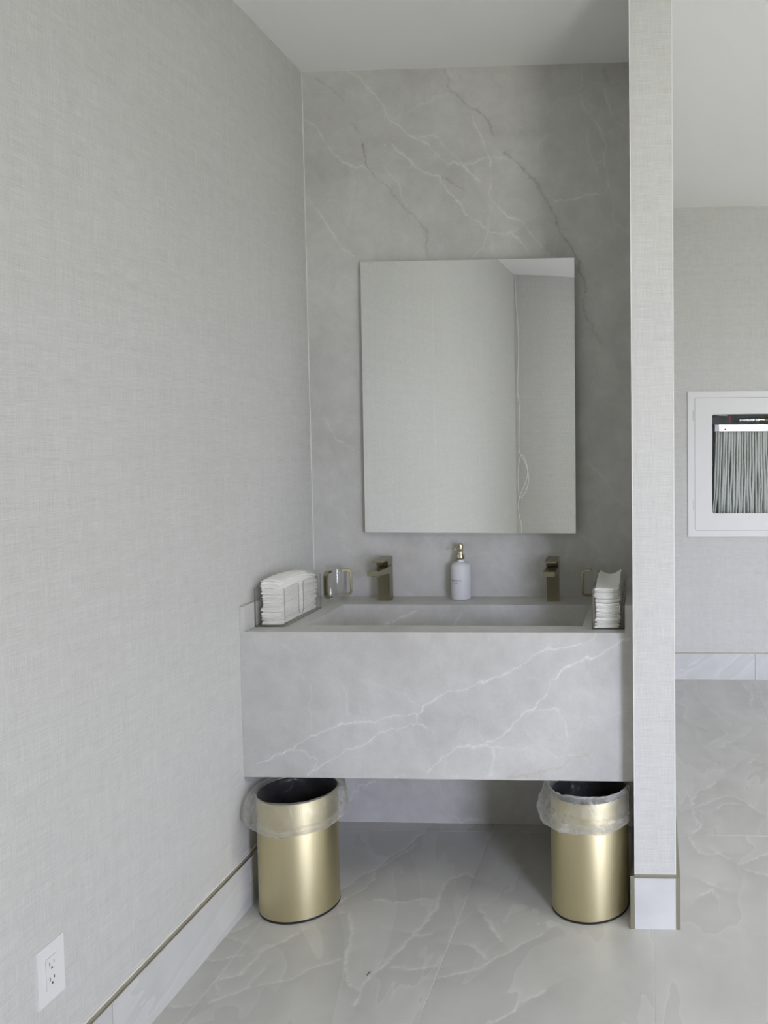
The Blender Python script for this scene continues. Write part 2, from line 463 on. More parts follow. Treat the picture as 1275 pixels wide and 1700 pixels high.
BACK_W = [[[[-1.1126,2.8436],[-1.0676,2.8149],[-1.013,2.7645],[-0.9592,2.675],[-0.9493,2.665],[-0.8897,2.6095],[-0.8347,2.5787],[-0.785,2.5383],[-0.7404,2.495],[-0.685,2.4898],[-0.6156,2.4263]],1.0],[[[-0.7404,2.495],[-0.6648,2.4961],[-0.5891,2.5188],[-0.5141,2.5072]],0.8],[[[-0.9493,2.665],[-0.8729,2.6923],[-0.8017,2.7245],[-0.7257,2.7565]],0.5],[[[-1.28,2.6708],[-1.2398,2.6432],[-1.2002,2.5929],[-1.1659,2.5329],[-1.1104,2.5039],[-1.0854,2.4816],[-1.0699,2.4931],[-1.0195,2.4702]],0.9],[[[-0.9822,2.5481],[-0.9715,2.5724],[-0.9511,2.5768],[-0.9064,2.5364],[-0.8567,2.486],[-0.7665,2.4446],[-0.7073,2.3645],[-0.6678,2.3144],[-0.6081,2.2639],[-0.5881,2.2487],[-0.5079,2.2323],[-0.4581,2.2017],[-0.4336,2.152]],1.0],[[[-0.6419,2.6665],[-0.6177,2.6171],[-0.5939,2.5335],[-0.5824,2.499],[-0.5778,2.4009],[-0.5863,2.3717],[-0.5686,2.3418],[-0.507,2.2962],[-0.4571,2.2726],[-0.4227,2.2207],[-0.3635,2.1457]],0.9],[[[-0.5861,2.3815],[-0.5861,2.2536],[-0.5744,2.1546]],0.5],[[[-0.5881,2.2487],[-0.609,2.2047],[-0.64,2.1558]],0.7],[[[-0.4571,2.2726],[-0.4877,2.2417],[-0.5179,2.2374]],0.7],[[[-1.279,2.397],[-1.2424,2.3415],[-1.1978,2.276],[-1.1583,2.2104],[-1.0979,2.1644]],0.9],[[[-1.2419,2.3614],[-1.216,2.3708],[-1.1647,2.3696]],0.4],[[[-0.9779,2.5135],[-0.9585,2.4687],[-0.9187,2.4284],[-0.9144,2.3888],[-0.9,2.349]],0.6],[[[-1.0866,2.4322],[-1.1086,2.3634],[-1.1103,2.2891]],0.35],[[[-1.1087,2.3585],[-1.0424,2.357],[-0.9913,2.3609]],0.35],[[[-0.3955,2.3968],[-0.3362,2.3514],[-0.2464,2.3641],[-0.1668,2.3721],[-0.1418,2.4008],[-0.1512,2.4594],[-0.1555,2.5373],[-0.1795,2.6251],[-0.2284,2.6845],[-0.2426,2.7525],[-0.2418,2.8296]],0.8],[[[-0.1418,2.4008],[-0.1228,2.2931],[-0.1181,2.2685],[-0.0688,2.2333]],0.5],[[[-0.2193,2.5971],[-0.2149,2.5388],[-0.1908,2.4701],[-0.1715,2.4015]],0.5],[[[-0.7839,2.597],[-0.7442,2.5617],[-0.7046,2.5216],[-0.6551,2.4714]],0.7],[[[-0.8847,2.6094],[-0.8343,2.5983],[-0.7839,2.597]],0.6],[[[-0.1636,2.7503],[-0.1395,2.6917],[-0.1153,2.6331],[-0.0761,2.6031]],0.6],[[[-0.3934,2.5724],[-0.3583,2.591],[-0.3732,2.6011]],0.6],[[[-0.4076,2.6311],[-0.3934,2.5724],[-0.4147,2.4657]],0.3],[[[-0.7443,2.8396],[-0.71,2.7949],[-0.6943,2.8333]],0.4],[[[-0.1956,2.48],[-0.1559,2.4984]],0.4],[[[-0.8061,2.4897],[-0.785,2.5383]],0.4],[[[-1.2311,1.5585],[-1.1862,1.4868],[-1.1455,1.4508],[-1.1045,1.4301]],0.7],[[[-1.28,1.6809],[-1.2735,1.6504],[-1.2605,1.6299]],0.5],[[[-0.2357,1.3884],[-0.1856,1.3478],[-0.1359,1.2669],[-0.0759,1.206]],0.6],[[[-0.1976,1.6987],[-0.218,1.669],[-0.2283,1.6391]],0.4],[[[-0.1976,1.6987],[-0.1129,1.6479]],0.3],[[[-1.2783,1.9437],[-1.2364,1.9682]],0.3],[[[-1.1628,1.073],[-1.1323,1.0483],[-1.0952,1.039]],0.5],[[[-1.1805,1.1161],[-1.1683,1.1038]],0.4],[[[-0.8521,1.1153],[-0.837,1.0969],[-0.822,1.0785],[-0.8042,1.0417]],0.5],[[[-0.2491,1.1138],[-0.2191,1.0955],[-0.1952,1.0652],[-0.1774,1.0227],[-0.1595,0.9923]],0.6],[[[-0.4769,1.1083],[-0.4559,1.0778],[-0.432,1.0473]],0.4],[[[-0.3041,1.0654],[-0.317,0.9924]],0.3],[[[-0.8175,1.0724],[-0.7814,1.0233]],0.3],[[[-1.1766,0.0722],[-1.1526,0.096],[-1.1353,0.1231],[-1.1282,0.1433],[-1.098,0.1503],[-1.061,0.1642]],0.9],[[[-0.8187,0.1672],[-0.8062,0.1273],[-0.7867,0.1076]],0.4],[[[-0.755,0.0279],[-0.7289,0.0069],[-0.6957,0.0221],[-0.6498,0.0041]],0.6]]
BACK_D = [[[[-1.225,2.8244],[-1.195,2.7991],[-1.165,2.7786],[-1.1253,2.7383]],0.6],[[[-1.0629,2.5747],[-1.0565,2.545],[-1.0439,2.5151],[-1.0196,2.4652]],1.2],[[[-1.0196,2.4652],[-0.9799,2.4199],[-0.94,2.3795],[-0.8703,2.3088],[-0.8258,2.2485],[-0.8192,2.1642]],0.55],[[[-1.0918,2.6491],[-1.067,2.619]],0.4],[[[-0.7493,2.8397],[-0.735,2.8005],[-0.7207,2.7563],[-0.6809,2.7357],[-0.6515,2.696],[-0.6117,2.6755],[-0.592,2.6555],[-0.5649,2.5963]],0.75],[[[-0.5238,2.5269],[-0.4842,2.4967],[-0.4152,2.4217],[-0.3857,2.3868],[-0.3565,2.3176],[-0.3272,2.2581],[-0.2979,2.1986],[-0.2684,2.1489]],0.7],[[[-0.2977,2.205],[-0.2839,2.1771],[-0.2702,2.1493],[-0.2599,2.1318],[-0.2497,2.1005],[-0.2324,2.0691],[-0.2361,2.0484],[-0.2328,2.031],[-0.2382,2.0172]],0.8],[[[-0.2348,2.0033],[-0.2368,1.9825],[-0.237,1.9548],[-0.2286,1.9234],[-0.2096,1.8814],[-0.1923,1.8533],[-0.168,1.8251]],0.5],[[[-0.7665,2.4446],[-0.7264,2.4259],[-0.6864,2.4083]],0.7],[[[-0.1581,2.8175],[-0.1388,2.7785]],0.6],[[[-0.9451,2.3796],[-0.9896,2.4399]],0.3]]
FRONT_W = [[[[-1.2437,0.4555],[-1.156,0.497],[-1.1149,0.5177],[-1.0686,0.5433],[-1.002,0.5822],[-0.9011,0.5972],[-0.8407,0.6057],[-0.7254,0.6267],[-0.7101,0.6488],[-0.6598,0.6771],[-0.6099,0.6924],[-0.5601,0.7126],[-0.461,0.7429],[-0.4015,0.7779],[-0.357,0.8077],[-0.3029,0.8325],[-0.2443,0.8396],[-0.176,0.8527],[-0.1661,0.8772]],1],[[[-0.7259,0.6017],[-0.7813,0.5782],[-0.8417,0.5606],[-0.8621,0.5454],[-0.923,0.5196],[-0.9741,0.4889],[-1.0354,0.4579],[-1.0717,0.4271]],0.9],[[[-0.7254,0.6267],[-0.726,0.5987],[-0.6915,0.577]],0.8],[[[-0.6939,0.4467],[-0.6533,0.4873],[-0.6031,0.5129],[-0.5333,0.5286],[-0.4736,0.5492],[-0.4338,0.5744],[-0.4187,0.5994],[-0.3739,0.6346],[-0.3441,0.6596],[-0.3192,0.6895],[-0.2942,0.739],[-0.2645,0.7707],[-0.2155,0.7887],[-0.1667,0.8135],[-0.0596,0.8629]],0.95],[[[-0.9682,0.7349],[-0.9493,0.685],[-0.9387,0.6199]],0.5],[[[-1.0612,0.7143],[-1.059,0.6441],[-1.0631,0.5636]],0.3],[[[-0.918,0.7352],[-0.8186,0.7059],[-0.7494,0.6764],[-0.7101,0.6468]],0.3],[[[-0.3443,0.6447],[-0.2855,0.6353],[-0.2614,0.6008],[-0.252,0.5662]],0.7],[[[-0.5333,0.5286],[-0.4938,0.524],[-0.4544,0.5144],[-0.3852,0.5221]],0.8],[[[-0.4938,0.524],[-0.4795,0.4892],[-0.4953,0.424]],0.7],[[[-1.1253,0.5074],[-1.055,0.4829],[-1.0401,0.473],[-1.0507,0.4526]],0.6],[[[-0.7543,0.4259],[-0.7944,0.4254]],0.4],[[[-0.3917,0.7779],[-0.3824,0.7385],[-0.3432,0.7338]],0.3],[[[-0.5318,0.6283],[-0.5233,0.5387]],0.3],[[[-1.1465,0.8439],[-1.0972,0.8041]],0.3],[[[-0.3262,0.5158],[-0.3067,0.501],[-0.1989,0.4923]],0.3]]
FRONT_B = [[[[-0.4359,0.4247],[-0.3665,0.4405],[-0.3073,0.4512]],0.6],[[[-0.3073,0.4512],[-0.248,0.4818],[-0.1988,0.5022]],0.6]]
FLOOR_W = [[[[-0.9981,2.5657],[-0.9789,2.6134],[-0.9412,2.6734],[-0.9339,2.7244],[-0.9498,2.7981],[-0.9238,2.8773],[-0.8975,2.9248],[-0.8756,2.9921],[-0.8561,3.0752]],0.8],[[[-1.0262,2.6408],[-0.9981,2.7119],[-0.946,2.8037],[-0.9133,2.8436],[-0.8906,2.9016],[-0.8527,2.9744]],0.8],[[[-0.777,2.1019],[-0.7804,2.2],[-0.7631,2.2424],[-0.7496,2.2862],[-0.724,2.3398],[-0.7187,2.3869],[-0.7135,2.4194],[-0.6984,2.4531],[-0.6879,2.4875],[-0.6811,2.5586],[-0.6868,2.6429],[-0.683,2.6923],[-0.6766,2.7332],[-0.6543,2.7548],[-0.6305,2.7714],[-0.5923,2.7465]],0.8],[[[-0.7135,2.4194],[-0.6873,2.4122],[-0.6531,2.4298]],0.8],[[[-0.593,2.2139],[-0.5574,2.2325],[-0.4937,2.2489],[-0.4611,2.2896],[-0.4352,2.3238],[-0.4067,2.3476],[-0.3582,2.4],[-0.3268,2.4334]],0.8],[[[-0.3946,2.0496],[-0.3638,2.0867],[-0.3296,2.1378],[-0.2935,2.1714]],0.8],[[[-0.726,2.2545],[-0.691,2.2594],[-0.6534,2.255],[-0.6054,2.2625]],0.8],[[[-0.5423,2.5545],[-0.4987,2.4857],[-0.4435,2.3969]],0.8],[[[-0.5915,2.3757],[-0.5585,2.3769],[-0.5175,2.3628],[-0.4699,2.3113]],0.8],[[[-0.978,2.5121],[-0.9492,2.531],[-0.8947,2.4211],[-0.8772,2.3189],[-0.8573,2.2389],[-0.826,2.178],[-0.7897,2.1627]],0.8],[[[-0.7211,2.6129],[-0.7883,2.5917],[-0.8893,2.5976]],0.8],[[[-1.1991,2.176],[-1.1785,2.1912],[-1.1423,2.2147],[-1.1354,2.2604],[-1.1196,2.3326],[-1.0894,2.3669],[-1.0568,2.4109]],0.7],[[[-1.1631,2.0906],[-1.1391,2.1151],[-1.1014,2.1512],[-1.094,2.1944],[-1.0815,2.2394]],0.7],[[[-1.1014,2.1512],[-1.0312,2.1822],[-0.9908,2.1982],[-0.959,2.2364],[-0.8956,2.2926]],0.7],[[[-1.2811,2.3898],[-1.2462,2.3824],[-1.2013,2.3544]],0.7],[[[-1.2804,2.2824],[-1.2401,2.2721],[-1.2148,2.2809],[-1.1737,2.2982]],0.7],[[[-1.2663,2.4121],[-1.2431,2.4395],[-1.2287,2.4535],[-1.2079,2.4771]],0.7],[[[-1.1935,2.1834],[-1.161,2.1349]],0.7],[[[-1.2902,2.0959],[-1.2429,2.0776],[-1.2017,2.0858]],0.7],[[[0.2385,2.9456],[0.2754,2.8996]],0.7],[[[0.1415,3.0537],[0.1474,3.0001],[0.1669,2.9489],[0.1992,2.9358],[0.238,2.9399]],0.7],[[[0.3126,2.8684],[0.3309,2.8879],[0.3689,2.911],[0.413,2.9458]],0.7],[[[0.1628,3.3036],[0.2084,3.3409],[0.2481,3.3713],[0.2969,3.4251],[0.3434,3.4114],[0.386,3.3682],[0.4356,3.2703]],0.7],[[[0.2576,3.2925],[0.2904,3.3507],[0.3304,3.3447],[0.3818,3.3319]],0.7],[[[0.1607,3.0912],[0.1803,3.1296],[0.1856,3.1684],[0.1729,3.2076],[0.1659,3.3037],[0.1668,3.3835],[0.204,3.4761],[0.2382,3.5008],[0.2753,3.5582]],0.7],[[[0.3248,2.8345],[0.3606,2.8047],[0.3913,2.7905]],0.7],[[[0.1856,2.7386],[0.2196,2.7155]],0.7],[[[0.1652,2.6616],[0.1988,2.7099],[0.2046,2.6537]],0.7],[[[0.1315,4.6525],[0.2022,4.5857],[0.1802,4.4668],[0.1801,4.3665]],0.6],[[[0.3612,4.206],[0.3756,4.1504],[0.286,4.0298]],0.6],[[[0.3014,3.7573],[0.2674,3.8211]],0.6],[[[0.361,3.723],[0.3989,3.7876],[0.4197,3.816]],0.6],[[[0.4472,3.7798],[0.4681,3.8362],[0.5047,3.7906]],0.6],[[[0.3407,3.9696],[0.3573,4.0317],[0.4034,4.0435]],0.6],[[[0.5459,5.0046],[0.5629,4.911],[0.5874,4.8508],[0.6682,4.8527]],0.6],[[[0.5878,4.8359],[0.5494,4.6076]],0.6],[[[0.6304,4.8369],[0.622,4.6094]],0.6],[[[0.2444,4.284],[0.2875,4.2155]],0.6]]
BASIN_W = [[[[-0.9625,0.8063],[-0.9208,0.824],[-0.8673,0.8417],[-0.8316,0.8623],[-0.8137,0.8799]],1.0],[[[-0.7019,0.8129],[-0.6957,0.8334],[-0.6807,0.8539]],0.6]]
BASIN_D = [[[[-0.4995,0.8776],[-0.4764,0.8689],[-0.459,0.8631]],0.8]]
# ------------------------------------------------------------------ the room
S = 'structure'
def st_box(name, label, mat, *a):
    return tagit(obj(name, B(*a), mat), label, 'wall', kind=S)

# floor: screed with every tile laid on it
floor = tagit(obj('floor', B(L - 0.1, XR + 0.1, -1.5, YW + 0.3, -0.08, -0.0012), GROUT), 'grey onyx look porcelain tile floor with thin pale joints', 'floor', kind=S)
xe = [L, -1.1968, -0.5942, 0.0061, 0.6068, 1.2075, 1.808, 2.409, 3.01, XR]
ye = [-1.40, -0.536, 0.668, 1.871, 3.078, 4.285, YW]
J = 0.0012
for i in range(len(xe) - 1):
    for j in range(len(ye) - 1):
        x0, x1, y0, y1 = xe[i] + J, xe[i + 1] - J, ye[j] + J * 1.7, ye[j + 1] - J * 1.7
        if i == 0: x0 = L
        if y1 > 1.9 and y0 < 4.3 and x1 < 1.3:
            def ff(P, sd=i * 7 + j):
                a, b = vein_field(P[:, 0], P[:, 1], FLOOR_W, 0.0032, halo=0.25, jit=0.0035, seed=3, band=0.055)
                return {'vein': a, 'band': b}
            slab('floor_tile', (x0, y0, 0), (x1 - x0, 0, 0), (0, y1 - y0, 0), max(8, int((x1 - x0) / 0.0055)), int((y1 - y0) / 0.0055), 0.009, TILE, floor, ff)
        else:
            obj('floor_tile', B(x0, x1, y0, y1, -0.009, 0.0), TILE, floor)

tagit(obj('ceiling', B(L - 0.1, XR + 0.1, -1.6, YW + 0.3, HC, HC + 0.1), PAINT), 'plain white painted ceiling', 'ceiling', kind=S)
wl = st_box('wall_left', 'long left wall in grey linen textured wallpaper', WALLPAPER, L - 0.1, L, -1.0, D + 0.1, -0.08, HC)

obj('paper_seam', B(L, L + 0.0002, 1.4920, 1.4950, 0.165, HC), CAULK, wl)
# back wall of the niche: one polished slab with its own veins
wb = tagit(slab('wall_back', (L, D, 0), (PXL - L, 0, 0), (0, 0, HC), 430, 990, 0.08, MARBLE, None, lambda P: {
    'vein': vein_field(P[:, 0], P[:, 2], BACK_W, 0.0019, halo=0.14, seed=11)[0],
    'dark': vein_field(P[:, 0], P[:, 2], BACK_D, 0.0024, halo=0.28, seed=23)[0]}), 'niche back wall of grey stone with white and dark veins', 'wall', kind=S)
tagit(obj('trim_1', B(L, L + 0.003, D - 0.003, D - 0.0002, CT + 0.1, HC), CAULK), 'thin pale caulk line in the niche corner', 'trim', kind=S)

# partition (the pier) between the niche and the room beyond
wp = st_box('wall_partition', 'narrow pier end of the partition wall in pale linen wallpaper', WALLPAPER, PXL, PXR, YC, YW, -0.08, HC)
for x in (PXL - 0.0006, PXR - 0.0022):
    obj('corner_bead', B(x, x + 0.0028, YC - 0.0006, YC + 0.002, 0.163, HC), CAULK, wp)
# far wall, with the recess of the hose cabinet
KX0, KX1, KZ0, KZ1 = 0.2575, 0.9785, 0.90, 1.73
bm = bmesh.new()
box(bm, PXR, KX0, YW, YW + 0.3, -0.08, HC); box(bm, KX1, XR + 0.1, YW, YW + 0.3, -0.08, HC)
box(bm, KX0, KX1, YW, YW + 0.3, -0.08, KZ0); box(bm, KX0, KX1, YW, YW + 0.3, KZ1, HC); box(bm, KX0, KX1, YW + 0.24, YW + 0.3, KZ0, KZ1)
tagit(obj('wall_far', bm, WALLPAPER), 'far wall of the room beyond in grey linen wallpaper', 'wall', kind=S)
bm = bmesh.new()
for y0, y1 in ((-1.5, UY0), (UY1, YW + 0.3)): box(bm, XR, XR + 0.1, y0, y1, -0.08, HC)
for y0, y1 in ((UY0, UY1),): box(bm, XR, XR + 0.1, y0, y1, VZ1, HC)
tagit(obj('wall_right', bm, WALLPAPER), 'right hand wall of the room beyond in grey wallpaper', 'wall', kind=S)
for nm, lb, a, b in (('added_window', 'unseen narrow glazed opening added in the right hand wall to light the far room', UY0, UY1),):  # out of view, put in for the daylight it gives the far room
    w2 = tagit(obj(nm, B(XR + 0.02, XR + 0.08, a, b, VZ1 - 0.05, VZ1), ALU, bevel=0.004), lb, 'window', kind=S)
    for y in (a, (a + b) / 2 - 0.02, b - 0.04):
        obj('window_stile', B(XR + 0.02, XR + 0.08, y, y + 0.04, 0.0, VZ1 - 0.05), ALU, w2, bevel=0.004)
    obj('window_sill', B(XR + 0.02, XR + 0.08, a, b, -0.0012, 0.04), ALU, w2, bevel=0.004)
    for y0, y1 in ((a + 0.04, (a + b) / 2 - 0.02), ((a + b) / 2 + 0.02, b - 0.04)):
        obj('window_pane', B(XR + 0.047, XR + 0.053, y0, y1, 0.04, VZ1 - 0.05), PANE, w2)
# wall behind the camera: bends away from the left corner, then runs straight with a glazed opening
fr = [(L - 0.1, -0.79), (L, -0.815), (-1.03, -0.885), (-0.91, -0.945), (-0.80, -1.0), (-0.55, -1.12), (-0.2, WY), (WX0, WY)]
def smooth_path(p, n=6):
    out = []
    p = [Vector(q) for q in p]
    for i in range(len(p) - 1):
        a, b, c, d = p[max(i - 1, 0)], p[i], p[i + 1], p[min(i + 2, len(p) - 1)]
        for k in range(n):
            t = k / n
            out.append(0.5 * ((2 * b) + (c - a) * t + (2 * a - 5 * b + 4 * c - d) * t * t + (3 * b - a - 3 * c + d) * t ** 3))
    out.append(p[-1]); return out
fr = [(q.x, q.y) for q in smooth_path([(x, y, 0) for x, y in fr], 5)]
bm = bmesh.new()
prism(bm, fr + [(WX0, -1.5), (L - 0.1, -1.5)], 'z', -0.08, HC)
box(bm, WX1, XR + 0.1, -1.5, WY, -0.08, HC); box(bm, WX0, WX1, -1.5, WY, WZ1, HC)
tagit(obj('wall_front', bm, WALLPAPER, smooth=True), 'grey linen papered wall seen in the mirror', 'wall', kind=S)
win = tagit(obj('window_1', B(WX0, WX1, WY - 0.20, WY - 0.13, WZ1 - 0.05, WZ1), ALU, bevel=0.004), 'tall glazed opening behind the viewer', 'window', kind=S)
for x in (WX0, (WX0 + WX1) / 2 - 0.02, WX1 - 0.04):
    obj('window_stile', B(x, x + 0.04, WY - 0.20, WY - 0.13, 0.0, WZ1 - 0.05), ALU, win, bevel=0.004)
obj('window_sill', B(WX0, WX1, WY - 0.20, WY - 0.13, -0.0012, 0.04), ALU, win, bevel=0.004)
for x0, x1 in ((WX0 + 0.04, (WX0 + WX1) / 2 - 0.02), ((WX0 + WX1) / 2 + 0.02, WX1 - 0.04)):
    obj('window_pane', B(x0, x1, WY - 0.167, WY - 0.161, 0.04, WZ1 - 0.05), PANE, win)

# baseboards: tile strips capped with a gold metal profile
TB = 0.012
def base(name, label, runs, caulk=None):
    """runs: list of (kind, box)"""
    root = None
    for kind, mat, b, bv in runs:
        o = obj(kind if root else name, B(*b), mat, root, bevel=bv)
        if root is None: root = tagit(o, label, 'baseboard', kind=S)
    return root
zt_ = 0.1575
base('baseboard_left', 'stone tile baseboard with gold cap along the left wall',
     [('cap', TRIM, (L, L + TB + 0.0012, -0.80, D, zt_, zt_ + 0.0065), 0.0008)] +
     [('base_tile', BASETILE, (L, L + TB, y0 + J, y1 - J, 0, zt_), 0.0006) for y0, y1 in ((-0.80, 0.66), (0.66, 1.863), (1.863, 3.07), (3.07, D))] +
     [('caulk_bead', CAULK, (L, L + 0.004, -0.80, D, zt_ + 0.0065, zt_ + 0.0115), 0)])
x0, x1, yb = PXL - TB, PXR + TB, YC - TB
base('baseboard_pier', 'stone tile baseboard with gold corner profiles around the pier',
     [('cap', TRIM, (x0 - 0.0012, x1 + 0.0012, yb - 0.0012, YC + 0.0, zt_, zt_ + 0.005), 0.0008),
      ('base_tile', BASETILE, (PXL + 0.0, PXR, yb, YC, 0, zt_), 0),
      ('corner_profile', TRIM, (x0 - 0.001, PXL, yb - 0.001, YC, 0, zt_), 0.0008),
      ('corner_profile', TRIM, (PXR, x1 + 0.001, yb - 0.001, YC, 0, zt_), 0.0008),
      ('base_tile', BASETILE, (x0, PXL, YC, D, 0, zt_), 0), ('cap', TRIM, (x0 - 0.0012, PXL, YC, D, zt_, zt_ + 0.005), 0.0008),
      ('base_tile', BASETILE, (PXR, x1, YC, 3.70, 0, zt_), 0), ('base_tile', BASETILE, (PXR, x1, 3.7015, YW, 0, zt_), 0),
      ('cap', TRIM, (PXR, x1 + 0.0012, YC, YW, zt_, zt_ + 0.005), 0.0008)])
base('baseboard_far', 'pale stone tile baseboard with gold cap along the far wall',
     [('cap', TRIM, (x1, XR, YW - TB - 0.001, YW, zt_, zt_ + 0.006), 0.0008)] +
     [('base_tile', BASETILE, (a + J, b - J, YW - TB, YW, 0, zt_), 0.0006) for a, b in ((x1, 0.638), (0.638, 1.84), (1.84, XR))])

# ------------------------------------------------------------------ stone vanity
van = thing('sink_vanity', (-0.667, 2.85, CB), 'wall to wall grey stone trough sink vanity with deep front apron', 'sink')
VX0, VX1, DV = L + 0.0006, PXL - 0.0006, D - 0.0012
slab('front_panel', (VX0, YF, CB), (VX1 - VX0, 0, 0), (0, 0, CT - CB), 500, 190, 0.02, MARBLE, van, lambda P: {
    'vein': vein_field(P[:, 0], P[:, 2], FRONT_W, 0.0022, halo=0.16, seed=31)[0],
    'brown': vein_field(P[:, 0], P[:, 2], FRONT_B, 0.0040, halo=0.3, seed=37)[0]})
BX0, BX1, BY0, BY1 = -1.112, -0.2145, 2.648, 2.985
TZ = CT - 0.02
bm = bmesh.new()
box(bm, VX0, VX1, YF + 0.0202, BY0, TZ, CT); box(bm, VX0, VX1, BY1, DV, TZ, CT)
box(bm, VX0, BX0, BY0, BY1, TZ, CT); box(bm, BX1, VX1, BY0, BY1, TZ, CT)
bmesh.ops.remove_doubles(bm, verts=bm.verts[:], dist=1e-5)
# mitred front lip
box(bm, VX0, VX1, YF + 0.0003, YF + 0.0202, CT, CT + 0.0002)
obj('countertop', bm, MARBLE, van)
BD = 0.115
slab('basin_back', (BX0 - 0.02, BY1, CT - BD), (BX1 - BX0 + 0.04, 0, 0), (0, 0, BD - 0.0202), 260, 32, 0.02, MARBLE, van, lambda P: {
    'vein': vein_field(P[:, 0], P[:, 2], BASIN_W, 0.0030, seed=41)[0], 'dark': vein_field(P[:, 0], P[:, 2], BASIN_D, 0.0030, seed=43)[0]})
bm = bmesh.new(); box(bm, BX0 - 0.02, BX0, BY0, BY1, CT - BD, TZ - 0.0002); obj('basin_side', bm, MARBLE, van)
bm = bmesh.new(); box(bm, BX1, BX1 + 0.02, BY0, BY1, CT - BD, TZ - 0.0002); obj('basin_side', bm, MARBLE, van)
obj('basin_front', B(BX0 - 0.02, BX1 + 0.02, BY0 - 0.02, BY0, CT - BD, TZ - 0.0002), MARBLE, van)
bm = bmesh.new()
prism(bm, [(BY0 - 0.02, CT - BD - 0.02), (BY1 + 0.02, CT - BD - 0.02), (BY1 + 0.02, CT - BD - 0.0002), (BY1 - 0.035, CT - BD - 0.0002), (BY1 - 0.04, CT - BD - 0.0102), (BY1 - 0.05, CT - BD - 0.0102), (BY1 - 0.055, CT - BD - 0.0002), (BY0 - 0.02, CT - BD - 0.0002)], 'x', BX0 - 0.02, BX1 + 0.02)
obj('basin_floor', bm, MARBLE, van)
obj('underside', B(VX0, VX1, YF + 0.0202, DV, CB + 0.03, CB + 0.05), MARBLE, van)
obj('side_splash', B(VX0, VX0 + 0.0145, YF + 0.0003, DV, CT + 0.0003, 0.960), MARBLE, van, bevel=0.001)
obj('side_splash', B(VX1 - 0.0255, VX1, YF + 0.0003, DV, CT + 0.0003, 0.966), MARBLE, van, bevel=0.001)

# ------------------------------------------------------------------ mirror, hung a touch proud on its right side
mir = thing('wall_mirror', (-0.669, 3.128, 1.631), 'large frameless rectangular wall mirror above the stone sink', 'mirror')
mw, mh, th_ = 0.7975, 1.0085, math.radians(1.2)
def mat_mirror():
    return Matrix.Translation((-0.669, 3.1065, 1.631)) @ Matrix.Rotation(-0.0040, 4, 'Y').inverted() @ Matrix.Rotation(-th_, 4, 'Z')
mm = mat_mirror()
bm = B(-mw / 2, mw / 2, 0.0012, 0.006, -mh / 2, mh / 2); bmesh.ops.transform(bm, matrix=mm, verts=bm.verts[:])
obj('backing', bm, PLASTIC, mir)
bm = B(-mw / 2, mw / 2, 0.0, 0.0012, -mh / 2, mh / 2); bmesh.ops.transform(bm, matrix=mm, verts=bm.verts[:])
obj('mirror_glass', bm, MIRROR, mir)
bm = B(-mw / 2 + 0.10, mw / 2 - 0.10, 0.006, 0.0215, -mh / 2 + 0.10, mh / 2 - 0.10)
bmesh.ops.transform(bm, matrix=mm, verts=bm.verts[:])
for v in bm.verts:
    if v.co.y > 3.118: v.co.y = D
obj('hanging_frame', bm, BLACK, mir)

# ------------------------------------------------------------------ faucets
def faucet(x0, x1, yf, label):
    xc = (x0 + x1) / 2; w = (x1 - x0) / 2
    t = thing('faucet', (xc, yf + 0.02, CT), label, 'faucet', 'brass faucets on the sink ledge')
    z1, zs = CT + 0.128, CT + 0.110
    bm = bmesh.new()
    pf = [(yf + 0.042, CT + 0.0002), (yf + 0.042, z1), (yf - 0.12, z1), (yf - 0.12, zs + 0.001), (yf - 0.012, zs - 0.006), (yf - 0.003, zs - 0.010), (yf, zs - 0.020), (yf, CT + 0.0002)]
    prism(bm, pf, 'x', x0, x1)
    obj('body', bm, BRONZE, t, bevel=0.0030, seg=2, smooth=True)
    bm = bmesh.new(); lathe(bm, [(0, zs - 0.0035), (0.009, zs - 0.0035), (0.009, zs + 0.004)], (xc, yf - 0.102), 20); obj('aerator', bm, DARKSTEEL, t)
    obj('cartridge_ring', B(xc - w + 0.004, xc + w - 0.004, yf + 0.003, yf + 0.039, z1, z1 + 0.004), BLACK, t)
    bm = bmesh.new()
    zl = z1 + 0.004
    prism(bm, [(yf + 0.042, zl), (yf + 0.042, zl + 0.030), (yf - 0.066, zl + 0.025), (yf - 0.066, zl + 0.0195), (yf - 0.020, zl + 0.020), (yf - 0.014, zl)], 'x', x0 + 0.0, x1 - 0.0)
    obj('lever', bm, BRONZE, t, bevel=0.0022, seg=2, smooth=True)
    return t
faucet(-1.0062, -0.9633, 3.060, 'square dark brass faucet beside the clear cup at the left end')
faucet(-0.3760, -0.3331, 3.045, 'square dark brass faucet beside the towels at the right end')

# ------------------------------------------------------------------ soap bottle
so = (-0.7045, 3.099)
sp = thing('soap_dispenser', (so[0], so[1], CT), 'white bottle with gold pump lettered hand soap behind the sink', 'soap dispenser')
bm = bmesh.new()
R0 = 0.0368
pr = [(0, CT + 0.0002), (R0 - 0.006, CT + 0.0002), (R0 - 0.0015, CT + 0.002), (R0, CT + 0.007), (R0, 1.000)]
for k in range(1, 9):
    a = k / 8 * math.pi / 2
    pr.append((0.0135 + (R0 - 0.0135) * math.cos(a), 1.000 + 0.020 * math.sin(a)))
pr += [(0.0130, 1.023), (0.0130, 1.033), (0, 1.033)]
lathe(bm, pr, so, 56)
obj('bottle', bm, BOTTLE, sp, smooth=True, sharp=50)
bm = bmesh.new()
lathe(bm, [(0, 1.0285), (0.0148, 1.0285), (0.0154, 1.0295), (0.0154, 1.0460), (0.0146, 1.0472), (0.0, 1.0472)], so, 40); obj('collar', bm, PUMP, sp, smooth=True)
bm = bmesh.new()
